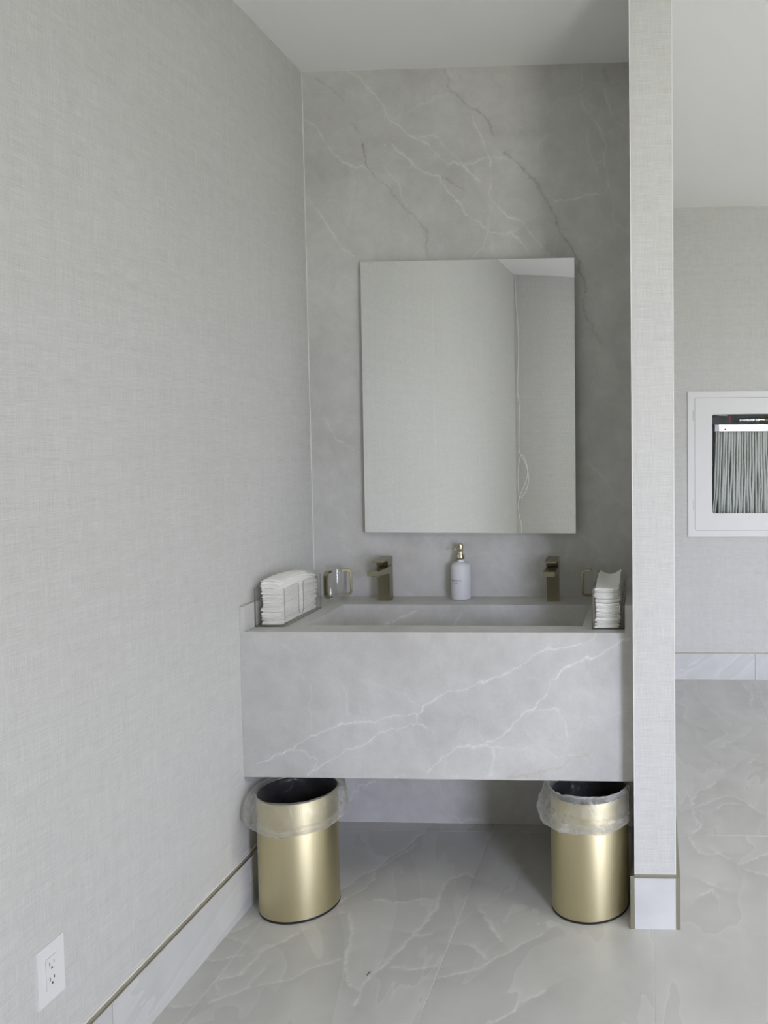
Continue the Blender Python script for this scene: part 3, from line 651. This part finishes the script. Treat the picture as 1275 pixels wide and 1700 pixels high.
lathe(bm, [(0, 1.0470), (0.0095, 1.0470), (0.0095, 1.0590), (0, 1.0590)], so, 32); obj('pump_stem', bm, PUMP, sp, smooth=True)
bm = bmesh.new()
lathe(bm, [(0, 1.0588), (0.0105, 1.0588), (0.0112, 1.060), (0.0112, 1.080), (0.0098, 1.0855), (0.006, 1.0880), (0, 1.0885)], so, 32)
pd = obj('pump_head', bm, PUMP, sp, smooth=True)
a_ = math.radians(-116)
bm = bmesh.new()
dx, dy = math.cos(a_), math.sin(a_)
tube(bm, [(so[0] + dx * r, so[1] + dy * r, z) for r, z in ((0.004, 1.078), (0.014, 1.0785), (0.024, 1.076), (0.031, 1.070), (0.034, 1.064))], 0.0085, seg=14)
obj('nozzle', bm, PUMP, pd, smooth=True)
bm = bmesh.new()
tube(bm, [(so[0] + dx * r, so[1] + dy * r, z) for r, z in ((0.0339, 1.0642), (0.0342, 1.0632))], 0.0066, seg=12)
obj('nozzle_tip', bm, BLACK, pd)

def lettering(name, body, size, az0, R, cx, cy, z, parent, spacing=1.0):
    cu = bpy.data.curves.new('lettering', 'FONT')
    cu.body = body; cu.size = size; cu.align_x = 'CENTER'; cu.align_y = 'CENTER'; cu.extrude = 0.0; cu.space_character = spacing
    tmp = bpy.data.objects.new('lettering', cu); COL.objects.link(tmp)
    bpy.context.view_layer.update()
    me = bpy.data.meshes.new_from_object(tmp.evaluated_get(bpy.context.evaluated_depsgraph_get()))
    bpy.data.objects.remove(tmp)
    bm = bmesh.new(); bm.from_mesh(me); bpy.data.meshes.remove(me)
    bmesh.ops.triangulate(bm, faces=bm.faces[:])
    r = bmesh.ops.extrude_face_region(bm, geom=bm.faces[:])
    for v in [g for g in r['geom'] if isinstance(g, bmesh.types.BMVert)]: v.co.z = 0.0003
    for v in bm.verts:
        a = az0 + v.co.x / R; rr = R + 0.0001 + v.co.z
        v.co = (cx + rr * math.cos(a), cy + rr * math.sin(a), z + v.co.y)
    return obj(name, bm, INK, parent)
lettering('lettering', 'HAND SOAP', 0.0072, math.radians(-109), R0, so[0], so[1], 0.9535, sp, 1.05)
lettering('lettering', 'Cleanse', 0.0052, math.radians(-110), R0, so[0], so[1], 0.9455, sp, 1.0)
# ------------------------------------------------------------------ clear washing cups with two gold handles
def wash_cup(c, az, label, rot):
    t = thing('washing_cup', (c[0], c[1], CT), label, 'cup', 'clear washing cups with gold handles')
    z0, z1 = CT + 0.0004, 1.0165
    n = 28
    def ring(bm, r, z):
        out = []
        for k in range(n):
            a = 2 * math.pi * k / n
            q = (abs(math.cos(a)) ** 4 + abs(math.sin(a)) ** 4) ** (-0.25)      # rounded square
            out.append(bm.verts.new((c[0] + r * q * math.cos(a + rot), c[1] + r * q * math.sin(a + rot), z)))
        return out
    bm = bmesh.new()
    rs = [ring(bm, r, z) for r, z in ((0.0262, z0), (0.0272, z0 + 0.003), (0.0295, z1 - 0.001), (0.0290, z1), (0.0272, z1), (0.0268, z1 - 0.001), (0.0246, z0 + 0.010), (0.0236, z0 + 0.008))]
    for a, b in zip(rs, rs[1:]):
        for k in range(n): bm.faces.new([a[k], a[(k + 1) % n], b[(k + 1) % n], b[k]])
    bm.faces.new(rs[0][::-1]); bm.faces.new(rs[-1])
    for f in bm.faces:
        zc = f.calc_center_median().z
        f.material_index = 1 if (zc > z1 - 0.0009 or abs(f.normal.z) > 0.9) else 0
    obj('cup_body', bm, [CUPCLEAR, ACRYLIC], t, smooth=True, sharp=50)
    for a in az:
        d = Vector((math.cos(a), math.sin(a), 0)); C = Vector((c[0], c[1], 0))
        pts = [C + d * 0.0285 + Vector((0, 0, 0.9935))]
        for k in range(7):
            q = k / 6 * math.pi / 2
            pts.append(C + d * (0.048 + 0.013 * math.sin(q)) + Vector((0, 0, 0.9805 + 0.013 * math.cos(q))))
        for k in range(7):
            q = k / 6 * math.pi / 2
            pts.append(C + d * (0.048 + 0.013 * math.cos(q)) + Vector((0, 0, 0.9135 - 0.013 * math.sin(q))))
        pts.append(C + d * 0.0275 + Vector((0, 0, 0.9005)))
        bm = bmesh.new()
        tube(bm, pts, 0.0155, 0.0085, square=True, refx=Vector((-d.y, d.x, 0)))
        obj('handle', bm, BRASS, t, smooth=True, sharp=40)
    return t
wash_cup((-1.1735, 3.060), (math.radians(-96), math.radians(22)), 'clear acrylic washing cup with gold handles in the left sink corner', math.radians(22))
wash_cup((-0.1860, 3.060), (math.radians(176), math.radians(-82)), 'clear acrylic washing cup with gold handles behind the right towel box', math.radians(0))

# ------------------------------------------------------------------ acrylic boxes and the paper towels in them
def panel_mats(bm, axis):
    for f in bm.faces:
        f.normal_update()
        f.material_index = 0 if abs(f.normal[axis]) > 0.9 else 1
def towel_box(x0, x1, y0, y1, label):
    z0, z1, t_ = CT + 0.0003, CT + 0.124, 0.003
    b = thing('towel_box', ((x0 + x1) / 2, (y0 + y1) / 2, CT), label, 'box', 'clear acrylic towel boxes')
    for a, ax in (((x0, x1, y0, y1, z0, z0 + t_), 2), ((x0, x1, y0, y0 + t_, z0 + t_, z1), 1), ((x0, x1, y1 - t_, y1, z0 + t_, z1), 1)):
        bm = B(*a); panel_mats(bm, ax)
        obj('base_panel' if ax == 2 else 'end_panel', bm, [ACRYLIC, ACRYLIC_EDGE], b)
    yc = (y0 + y1) / 2 - 0.018; r = 0.018
    notch = [(yc - r - 0.008, z1), (yc - r - 0.002, z1 - 0.003), (yc - r, z1 - 0.010)] + [(yc - r * math.cos(k / 10 * math.pi), CT + 0.036 - r * math.sin(k / 10 * math.pi)) for k in range(11)] + [(yc + r, z1 - 0.010), (yc + r + 0.002, z1 - 0.003), (yc + r + 0.008, z1)]
    poly = [(y0 + t_, z0 + t_), (y0 + t_, z1)] + notch + [(y1 - t_, z1), (y1 - t_, z0 + t_)]
    for x in (x0, x1 - t_):
        bm = bmesh.new(); prism(bm, poly, 'x', x, x + t_, 0, 1)
        obj('side_panel', bm, [ACRYLIC, ACRYLIC_EDGE], b)
    return b
towel_box(-1.2655, -1.1665, 2.6185, 2.9185, 'long clear acrylic box beside the left wall holding paper towels')
towel_box(-0.1815, -0.0795, 2.5990, 2.8990, 'clear acrylic box beside the right pier holding paper towels')

def towels(x0, x1, y0, y1, z0, n, heights, label, label_top, group, seed, skew):
    """n folded towels; heights(i, s, q) is the underside of towel i at s across, q along"""
    r = random.Random(seed)
    nx, ny = 7, 12
    for i in range(n):
        bm = bmesh.new()
        jx, jy = r.uniform(-0.0026, 0.0026) + skew(i / n), r.uniform(-0.002, 0.003)
        jw = r.uniform(-0.004, 0.001)
        gp0, gp1 = r.choice((0.0002, 0.0003, 0.0006, 0.0010, 0.0017)), r.choice((0.0002, 0.0002, 0.0004))
        ph = [r.uniform(0, 6.28) for _ in range(6)]
        def P(s, q, top):
            xx = x0 + jx + (x1 - x0 + jw) * s
            yy = y0 + jy + (y1 - y0) * q
            e = 0.0012
            xx += e * (math.sin(q * 31 + ph[0]) + 0.7 * math.sin(q * 83 + ph[1])) * (1 if s in (0, 1) else 0.3)
            yy += e * (math.sin(s * 9 + ph[2]) + 0.8 * math.sin(s * 23 + ph[3])) * (1 if q in (0, 1) else 0.3)
            s2, q2 = (xx - x0) / (x1 - x0), (yy - y0) / (y1 - y0)
            a, b = heights(i, s2, q2), heights(i + 1, s2, q2)
            m = (a + b) / 2
            return xx, yy, (max(b - gp1, m + 0.0003) if top else min(a + gp0, m - 0.0003))
        g = {}
        for top in (0, 1):
            for a in range(nx + 1):
                for b in range(ny + 1):
                    g[a, b, top] = bm.verts.new(P(a / nx, b / ny, top))
        for a in range(nx):
            for b in range(ny):
                bm.faces.new([g[a, b, 1], g[a + 1, b, 1], g[a + 1, b + 1, 1], g[a, b + 1, 1]])
                bm.faces.new([g[a, b, 0], g[a, b + 1, 0], g[a + 1, b + 1, 0], g[a + 1, b, 0]])
        # folded edge: a soft nose round the perimeter
        per = [(a, 0) for a in range(nx)] + [(nx, b) for b in range(ny)] + [(a, ny) for a in range(nx, 0, -1)] + [(0, b) for b in range(ny, 0, -1)]
        cx_, cy_ = (x0 + x1) / 2, (y0 + y1) / 2
        mid = []
        for a, b in per:
            p = (g[a, b, 0].co + g[a, b, 1].co) / 2
            ex = 0.0013 * (1 if a == nx else -1 if a == 0 else 0); ey = 0.0013 * (1 if b == ny else -1 if b == 0 else 0)
            k = r.uniform(0.5, 1.2)
            mid.append(bm.verts.new((p.x + ex * k, p.y + ey * k, p.z + r.uniform(-0.00015, 0.00015))))
        m = len(per)
        for k in range(m):
            a, b = per[k]; c, d = per[(k + 1) % m]
            bm.faces.new([g[a, b, 0], g[c, d, 0], mid[(k + 1) % m], mid[k]])
            bm.faces.new([mid[k], mid[(k + 1) % m], g[c, d, 1], g[a, b, 1]])
        o = obj('folded_paper_towel', bm, PAPER, None, smooth=True, sharp=60)
        tagit(o, label_top if i == n - 1 else 'lowest' + label_top[7:] if i == 0 else label, 'paper towel', group)

zb_ = CT + 0.0035
def hl(i, s, q):
    n = 30; f = i / n
    h = 0.146 * f
    dome = 0.010 * f * f * math.sin(math.pi * min(1, max(0, q * 0.9 + 0.1))) - 0.012 * f * f * max(0, q - 0.75) / 0.25
    wav = 0.0022 * f * math.sin(3 * q * math.pi + 6 * f) * (1 - f)
    gap = (0.0035 * max(0, 1 - 1.5 * s) ** 0.7 if i >= 22 else 0.0) + (0.0018 if i >= 16 else 0.0)
    side = -0.004 * f * f * (2 * s - 1) ** 2
    return zb_ + h * 0.955 + dome + wav + gap * (1 - q) + side
towels(-1.2435, -1.1785, 2.6265, 2.9080, zb_, 30, hl, 'folded white paper towel within the stack beside the left wall', 'topmost folded white towel of the stack beside the left wall', 'paper towels in the left box', 3, lambda f: -0.002 * math.sin(f * 9))
def hr(i, s, q):
    n = 28; f = i / n
    h = 0.1235 * f
    sad = 0.016 * f ** 4 * q * (2 * abs(s - 0.45)) ** 1.7 + 0.004 * f * f * q
    sag = 0.006 * math.sin(math.pi * min(1, f * 1.15)) * (abs(2 * s - 1) ** 1.6) * (1 if s > 0.5 else 0.6)
    return zb_ + h + sad + sag * (1 - 0.5 * q)
towels(-0.1695, -0.0945, 2.6068, 2.8700, zb_, 28, hr, 'folded white paper towel within the stack beside the pier', 'topmost folded white towel of the stack beside the pier', 'paper towels in the right box', 4, lambda f: 0.0028 * math.sin((f - 0.15) * 7))

# ------------------------------------------------------------------ gold waste bins
def bin_(c, label):
    t = thing('waste_bin', (c[0], c[1], 0), label, 'bin', 'gold waste bins under the sink')
    r = 0.1225
    bm = bmesh.new()
    lathe(bm, [(r - 0.003, 0.006), (r, 0.008), (r, 0.3700), (r - 0.0006, 0.3712), (r - 0.0018, 0.3712), (r - 0.0024, 0.3700), (r - 0.0024, 0.330)], c, 96)
    obj('body', bm, GOLD, t, smooth=True)
    bm = bmesh.new()
    lathe(bm, [(0, 0.0), (r - 0.001, 0.0), (r + 0.0002, 0.001), (r + 0.0002, 0.006), (r - 0.003, 0.0062), (0, 0.0062)], c, 72)
    obj('base_ring', bm, BLACK, t)
    bm = bmesh.new()
    lathe(bm, [(0, 0.010), (r - 0.006, 0.010), (r - 0.0030, 0.3695), (r - 0.0026, 0.3695), (r - 0.0026, 0.012)], c, 72)
    obj('inner_bucket', bm, BLACK, t, smooth=True)
    return t
CL_, CR_ = (-1.1210, 2.5750), (-0.1945, 2.6075)
bin_(CL_, 'round gold metal waste bin beside the left wall under the sink')
bin_(CR_, 'round gold metal waste bin beside the pier under the sink')

from mathutils import noise as mn
def ridge(p): return 1.0 - 2.0 * abs(mn.noise(p))
def liner(c, prof, label, mat, seed, amp, zamp, xmin=None, xmax=None, bulge=None, tail=None):
    n = 220
    off = Vector((seed * 3.1, seed * 1.7, seed * 0.9))
    fine = []
    for (r0, z0, k0), (r1, z1, k1) in zip(prof, prof[1:]):
        for q in (0, 0.5): fine.append((r0 + (r1 - r0) * q, z0 + (z1 - z0) * q, k0 + (k1 - k0) * q))
    fine.append(prof[-1])
    top = max(range(len(fine)), key=lambda j: fine[j][1])
    bm = bmesh.new(); rings = []
    for j, (r, z, k) in enumerate(fine):
        ring = []
        inside = j <= 8
        hem = max(0.0, (j - top) / (len(fine) - 1 - top)) if j > top else 0.0
        for i in range(n):
            th = 2 * math.pi * i / n
            p = Vector((c[0] + r * math.cos(th), c[1] + r * math.sin(th), z)) + off
            a = 0.9 * mn.noise(p * 9) + 0.75 * ridge(p * 17 + off) * 0.6 + 0.5 * ridge(p * 38) * 0.6 + 0.22 * ridge(p * 80)
            rr = r + amp * k * a
            zz = z + zamp * k * (0.9 * mn.noise(p * 11 - off) + 0.4 * ridge(p * 26)) * (1.0 if not inside else 0.4)
            if bulge: rr += bulge(th) * k * math.sin(math.pi * min(1.0, hem * 1.05))
            if tail: zz += tail(th) * hem ** 3
            if inside: rr = min(rr, 0.1172)
            elif z < 0.372: rr = max(rr, 0.1240)
            x, y = c[0] + rr * math.cos(th), c[1] + rr * math.sin(th)
            if xmin is not None: x = max(x, xmin + 0.003 * (1 + mn.noise(p * 40)))
            if xmax is not None: x = min(x, xmax - 0.003 * (1 + mn.noise(p * 40)))
            ring.append(bm.verts.new((x, y, min(zz, 0.4150))))
        rings.append(ring)
    for a, b in zip(rings, rings[1:]):
        for i in range(n):
            f = bm.faces.new([a[i], a[(i + 1) % n], b[(i + 1) % n], b[i]])
            f.material_index = 1 if a in rings[:11] else 0
    o = obj('bin_liner', bm, [mat, FILM_IN], None, smooth=True, sharp=75)
    return tagit(o, label, 'bin liner')
liner(CL_, [(0.092, 0.10, 1), (0.100, 0.20, 2), (0.104, 0.28, 2.2), (0.110, 0.34, 1.4), (0.1175, 0.3655, .25), (0.1200, 0.3745, .10), (0.1232, 0.3768, .10), (0.130, 0.3795, .5), (0.1375, 0.374, .8), (0.1425, 0.360, .9), (0.1455, 0.344, .9), (0.1470, 0.328, .9), (0.1470, 0.314, 1), (0.1450, 0.304, 1), (0.1420, 0.299, 1), (0.1440, 0.2955, 1), (0.1400, 0.2910, 1), (0.1340, 0.2850, .9), (0.1290, 0.2790, .8), (0.1262, 0.2840, .5), (0.1262, 0.3000, .4), (0.1300, 0.3080, .5)],
      'thin clear plastic liner folded over the bin beside the left wall', FILM, 21, 0.0085, 0.0075, xmin=L + 0.0140, bulge=lambda th: 0.010 * math.exp(-((th - 3.5) / 0.7) ** 2), tail=lambda th: -0.014 * math.exp(-((th - 4.62) / 0.30) ** 2) - 0.004)
liner(CR_, [(0.092, 0.10, 1), (0.100, 0.20, 2), (0.104, 0.29, 2), (0.110, 0.34, 1.3), (0.1175, 0.3665, .3), (0.1210, 0.3820, .4), (0.1250, 0.3950, .8), (0.1310, 0.3980, 1), (0.1370, 0.3890, 1), (0.1415, 0.3760, 1), (0.1440, 0.3620, 1), (0.1460, 0.3500, 1), (0.1500, 0.3420, 1.1), (0.1470, 0.3340, 1.1), (0.1490, 0.3240, 1.1), (0.1480, 0.3130, 1.1), (0.1440, 0.3020, 1.1), (0.1390, 0.2920, 1), (0.1310, 0.2830, .9), (0.1270, 0.2880, .6), (0.1280, 0.3050, .5), (0.1330, 0.3130, .6)],
      'milky crumpled plastic liner puffed over the bin beside the pier', FILM2, 34, 0.0095, 0.0105, xmax=PXL - 0.0145, bulge=lambda th: 0.008 * math.exp(-((th - 3.4) / 0.6) ** 2))

# ------------------------------------------------------------------ power outlet on the left wall
ol = thing('power_outlet', (L, 1.6812, 0.3513), 'white double power outlet low on the left wall', 'outlet')
oy, oz = 1.6812, 0.3513
obj('cover_plate', B(L, L + 0.0055, oy - 0.0395, oy + 0.0395, oz - 0.062, oz + 0.062), PLASTIC, ol, bevel=0.0018)
obj('insert_gap', B(L + 0.0055, L + 0.0057, oy - 0.0172, oy + 0.0172, oz - 0.0340, oz + 0.0340), simple('pale_gap', (0.45, 0.45, 0.45), 0.8), ol)
ins = obj('receptacle', B(L + 0.0055, L + 0.0068, oy - 0.0164, oy + 0.0164, oz - 0.0332, oz + 0.0332), PLASTIC, ol, bevel=0.0004)
for dz in (0.0165, -0.0165):
    for dyy, hh in ((-0.0063, 0.0040), (0.0063, 0.0033)):
        obj('slot', B(L + 0.0068, L + 0.0070, oy + dyy - 0.0010, oy + dyy + 0.0010, oz + dz + 0.003 - hh, oz + dz + 0.003 + hh), GROOVE, ins)
    bm = bmesh.new()
    prism(bm, [(oy + 0.0024 * math.cos(a), oz + dz - 0.0075 + 0.0026 * math.sin(a)) for a in [k / 10 * math.pi for k in range(11)]] + [(oy - 0.0024, oz + dz - 0.010), (oy + 0.0024, oz + dz - 0.010)], 'x', L + 0.0068, L + 0.0070)
    obj('slot', bm, GROOVE, ins)

# ------------------------------------------------------------------ fire hose cabinet in the far wall
fc = thing('hose_cabinet', (0.618, YW, 0.8782), 'white recessed fire hose cabinet with window on the far wall', 'cabinet')
FX0, FX1, FZ0, FZ1 = 0.2340, 1.0020, 0.8765, 1.7505
GX0, GX1, GZ0, GZ1 = 0.3790, 0.8570, 1.0170, 1.6136
def rrect(x0, x1, z0, z1, r, n=6):
    p = []
    for cx_, cz_, a0 in ((x1 - r, z1 - r, 0), (x0 + r, z1 - r, 90), (x0 + r, z0 + r, 180), (x1 - r, z0 + r, 270)):
        for k in range(n + 1):
            a = math.radians(a0 + 90 * k / n); p.append((cx_ + r * math.cos(a), cz_ + r * math.sin(a)))
    return p
def frame_prism(bm, outer, inner, y0, y1):
    n = len(outer)
    V = [[bm.verts.new((p[0], y, p[1])) for p in ring] for ring, y in ((outer, y0), (inner, y0), (inner, y1), (outer, y1))]
    for a, b in ((0, 1), (1, 2), (2, 3), (3, 0)):
        for k in range(n): bm.faces.new([V[a][k], V[a][(k + 1) % n], V[b][(k + 1) % n], V[b][k]])
bm = bmesh.new(); frame_prism(bm, rrect(FX0, FX1, FZ0, FZ1, 0.001), rrect(0.2755, 0.9605, 0.9135, 1.7135, 0.012), YW - 0.012, YW)
obj('frame', bm, WHITE, fc, bevel=0.0)
bm = bmesh.new(); frame_prism(bm, rrect(0.2770, 0.9590, 0.9150, 1.7120, 0.011), rrect(GX0, GX1, GZ0, GZ1, 0.014), YW - 0.0135, YW + 0.004)
door = obj('door', bm, WHITE, fc)
obj('glass', B(GX0 - 0.01, GX1 + 0.01, YW + 0.0042, YW + 0.0072, GZ0 - 0.01, GZ1 + 0.01), PANE, door)
bm = bmesh.new(); frame_prism(bm, rrect(0.2748, 0.9612, 0.9128, 1.7142, 0.012), rrect(0.2780, 0.9580, 0.9160, 1.7110, 0.010), YW - 0.011, YW - 0.0100)
obj('door_gap', bm, GROOVE, fc)
for z in (1.607, 1.068):
    obj('hinge', B(0.2665, 0.2745, YW - 0.0150, YW - 0.012, z - 0.030, z + 0.030), WHITE, fc, bevel=0.0012)
    obj('hinge_gap', B(0.2652, 0.2665, YW - 0.0124, YW - 0.0120, z - 0.031, z + 0.031), GROOVE, fc)
bm = bmesh.new()
tx0, tx1, tz0, tz1, ty1 = 0.2590, 0.9770, 0.9015, 1.7285, YW + 0.225
for a in ((tx0, tx0 + 0.002, YW + 0.0075, ty1, tz0, tz1), (tx1 - 0.002, tx1, YW + 0.0075, ty1, tz0, tz1), (tx0 + 0.002, tx1 - 0.002, YW + 0.0075, ty1, tz0, tz0 + 0.002), (tx0 + 0.002, tx1 - 0.002, YW + 0.0075, ty1, tz1 - 0.002, tz1), (tx0 + 0.002, tx1 - 0.002, ty1 - 0.002, ty1, tz0 + 0.002, tz1 - 0.002)): box(bm, *a)
obj('tub', bm, DARKSTEEL, fc)

rk = thing('hose_rack', (0.63, YW + 0.06, 1.53), 'bright steel hose rack bar inside the white cabinet', 'rack')
bm = B(-0.215, 0.262, -0.0025, 0.0025, -0.0185, 0.0185)
bmesh.ops.transform(bm, matrix=Matrix.Translation((0.640, YW + 0.045, 1.5315)) @ Matrix.Rotation(math.radians(4.6), 4, 'Z'), verts=bm.verts[:])
bar = obj('rack_bar', bm, STEEL, rk)
bm = bmesh.new(); lathe(bm, [(0, -0.002), (0.0065, -0.002), (0.0065, 0.009), (0, 0.009)], (0, 0), 16)
bmesh.ops.transform(bm, matrix=Matrix.Translation((0.4625, YW + 0.0288, 1.523)) @ Matrix.Rotation(math.radians(90), 4, 'X'), verts=bm.verts[:])
obj('bolt', bm, GROOVE, bar)
obj('end_bracket', B(0.3990, 0.4245, YW + 0.022, YW + 0.20, 1.5118, 1.551), ALU, rk, bevel=0.002)

bm = bmesh.new()
rr_ = random.Random(12)
nf = 28
for k in range(nf):
    xt = 0.412 + 0.430 * k / (nf - 1) + rr_.uniform(-0.0015, 0.0015)
    u_ = (k / (nf - 1)) * 2 - 1
    spread = 0.026 * u_ if u_ < 0 else 0.030 * u_
    ph, ph2, am = rr_.uniform(0, 6.28), rr_.uniform(0, 6.28), rr_.uniform(0.001, 0.003)
    hw = rr_.uniform(0.0052, 0.0068); yf_ = YW + 0.056 + rr_.uniform(0, 0.014)
    rings = []
    for j in range(19):
        f = j / 18; z = 1.5108 - 0.575 * f
        x = xt + spread * f ** 1.3 + am * (math.sin(f * 7 + ph) * f + 0.7 * math.sin(f * 15 + ph2) * f) * 1.3
        w_ = hw * (0.92 + 0.16 * math.sin(f * 9 + ph2))
        y_ = yf_ - 0.010 * math.sin(f * math.pi) + 0.006 * math.sin(f * 11 + ph)
        rings.append([bm.verts.new((x + a * w_, y_ + b, z)) for a, b in ((-1, 0.07), (-1, 0.004), (-0.55, 0.0008), (0, 0), (0.55, 0.0008), (1, 0.004), (1, 0.07))])
    for a, b in zip(rings, rings[1:]):
        for q in range(6): bm.faces.new([a[q], a[q + 1], b[q + 1], b[q]])
        bm.faces.new([a[6], a[0], b[0], b[6]])
    bm.faces.new(rings[0]); bm.faces.new(rings[-1][::-1])
tagit(obj('fire_hose', bm, HOSE, None, smooth=True, sharp=70), 'grey white canvas fire hose hanging in tight vertical folds', 'hose')

nz = thing('hose_nozzle', (0.68, YW + 0.10, 1.585), 'silver and brass hose nozzle lying above the rack bar', 'nozzle')
def xl(bm, prof, y, z, seg=20):
    tmp = bmesh.new(); lathe(tmp, prof, (0, 0), seg)
    bmesh.ops.transform(tmp, matrix=Matrix.Translation((0, y, z)) @ Matrix.Rotation(math.radians(90), 4, 'Y'), verts=tmp.verts[:])
    me = bpy.data.meshes.new('tmp'); tmp.to_mesh(me); tmp.free(); bm.from_mesh(me); bpy.data.meshes.remove(me)
NY, NZ = YW + 0.085, 1.581
bm = bmesh.new()
pf = [(0, 0.552)]
for k in range(6): pf += [(0.0145, 0.552 + k * 0.0155), (0.0145, 0.560 + k * 0.0155), (0.0105, 0.5605 + k * 0.0155), (0.0105, 0.5670 + k * 0.0155)]
pf += [(0, 0.648)]
xl(bm, pf, NY, NZ); obj('coupling', bm, STEEL, nz, smooth=True)
bm = bmesh.new(); xl(bm, [(0, 0.649), (0.016, 0.649), (0.016, 0.672), (0, 0.672)], NY, NZ); obj('swivel_ring', bm, STEEL, nz, smooth=True)
bm = bmesh.new(); xl(bm, [(0, 0.6725), (0.013, 0.6725), (0.011, 0.705), (0.016, 0.712), (0.019, 0.83), (0, 0.83)], NY, NZ); obj('tip', bm, BRASS, nz, smooth=True)
vv_ = thing('hose_valve', (0.42, YW + 0.10, 1.60), 'dark valve with red handle at the top of the cabinet', 'valve')
bm = bmesh.new(); tube(bm, [(0.385, YW + 0.10, 1.618), (0.430, YW + 0.10, 1.613), (0.480, YW + 0.10, 1.611)], 0.016, seg=12); obj('valve_body', bm, STEEL, vv_, smooth=True)
bm = bmesh.new(); tube(bm, [(0.490, YW + 0.09, 1.622), (0.495, YW + 0.085, 1.600), (0.497, YW + 0.085, 1.580)], 0.022, 0.014, seg=10); obj('valve_handle', bm, RED, vv_, smooth=True)
bm = bmesh.new(); tube(bm, [(0.388, YW + 0.12, 1.60), (0.388, YW + 0.12, 1.42), (0.386, YW + 0.12, 1.30)], 0.016, seg=10); obj('supply_pipe', bm, ALU, vv_, smooth=True)

# ------------------------------------------------------------------ loose white cable on the wall seen in the mirror
bm = bmesh.new()
CX, CY = -1.262, -0.812
pts = [(CX - .006, CY + .001, 2.83), (CX, CY, 2.62), (CX + .016, CY - .003, 2.30), (CX + .004, CY, 1.95), (CX + .002, CY, 1.88), (CX + .014, CY - .002, 1.76), (CX + .010, CY - .002, 1.55), (CX + .008, CY, 1.40), (CX + .022, CY - .004, 1.345), (CX + .060, CY - .012, 1.27), (CX + .085, CY - .018, 1.15), (CX + .062, CY - .010, 1.04), (CX + .020, CY, .985), (CX + .002, CY + .003, 1.02), (CX + .000, CY + .003, 1.20), (CX + .016, CY + .001, 1.315), (CX + .040, CY - .004, 1.340), (CX + .074, CY - .012, 1.24), (CX + .068, CY - .010, 1.14), (CX + .010, CY + .003, .99), (CX - .004, CY + .003, .90), (CX + .006, CY + .001, .82), (CX + .020, CY - .001, .74), (CX + .020, CY - .001, .45)]
tube(bm, [(q.x, q.y + 0.012, q.z) for q in smooth_path(pts)], 0.006, seg=6)
tagit(obj('cable', bm, CABLE, None, smooth=True), 'thin white cable with a loop hanging down the corner seen in mirror', 'cable')

bm = bmesh.new()
tube(bm, [(-0.7855, 2.221, 0.0012), (-0.7840, 2.228, 0.0022), (-0.7815, 2.237, 0.0012)], 0.0026, 0.0016, seg=6)
tagit(obj('lint_scrap', bm, BLACK, None), 'tiny dark scrap lying on the grey floor tile', 'scrap')
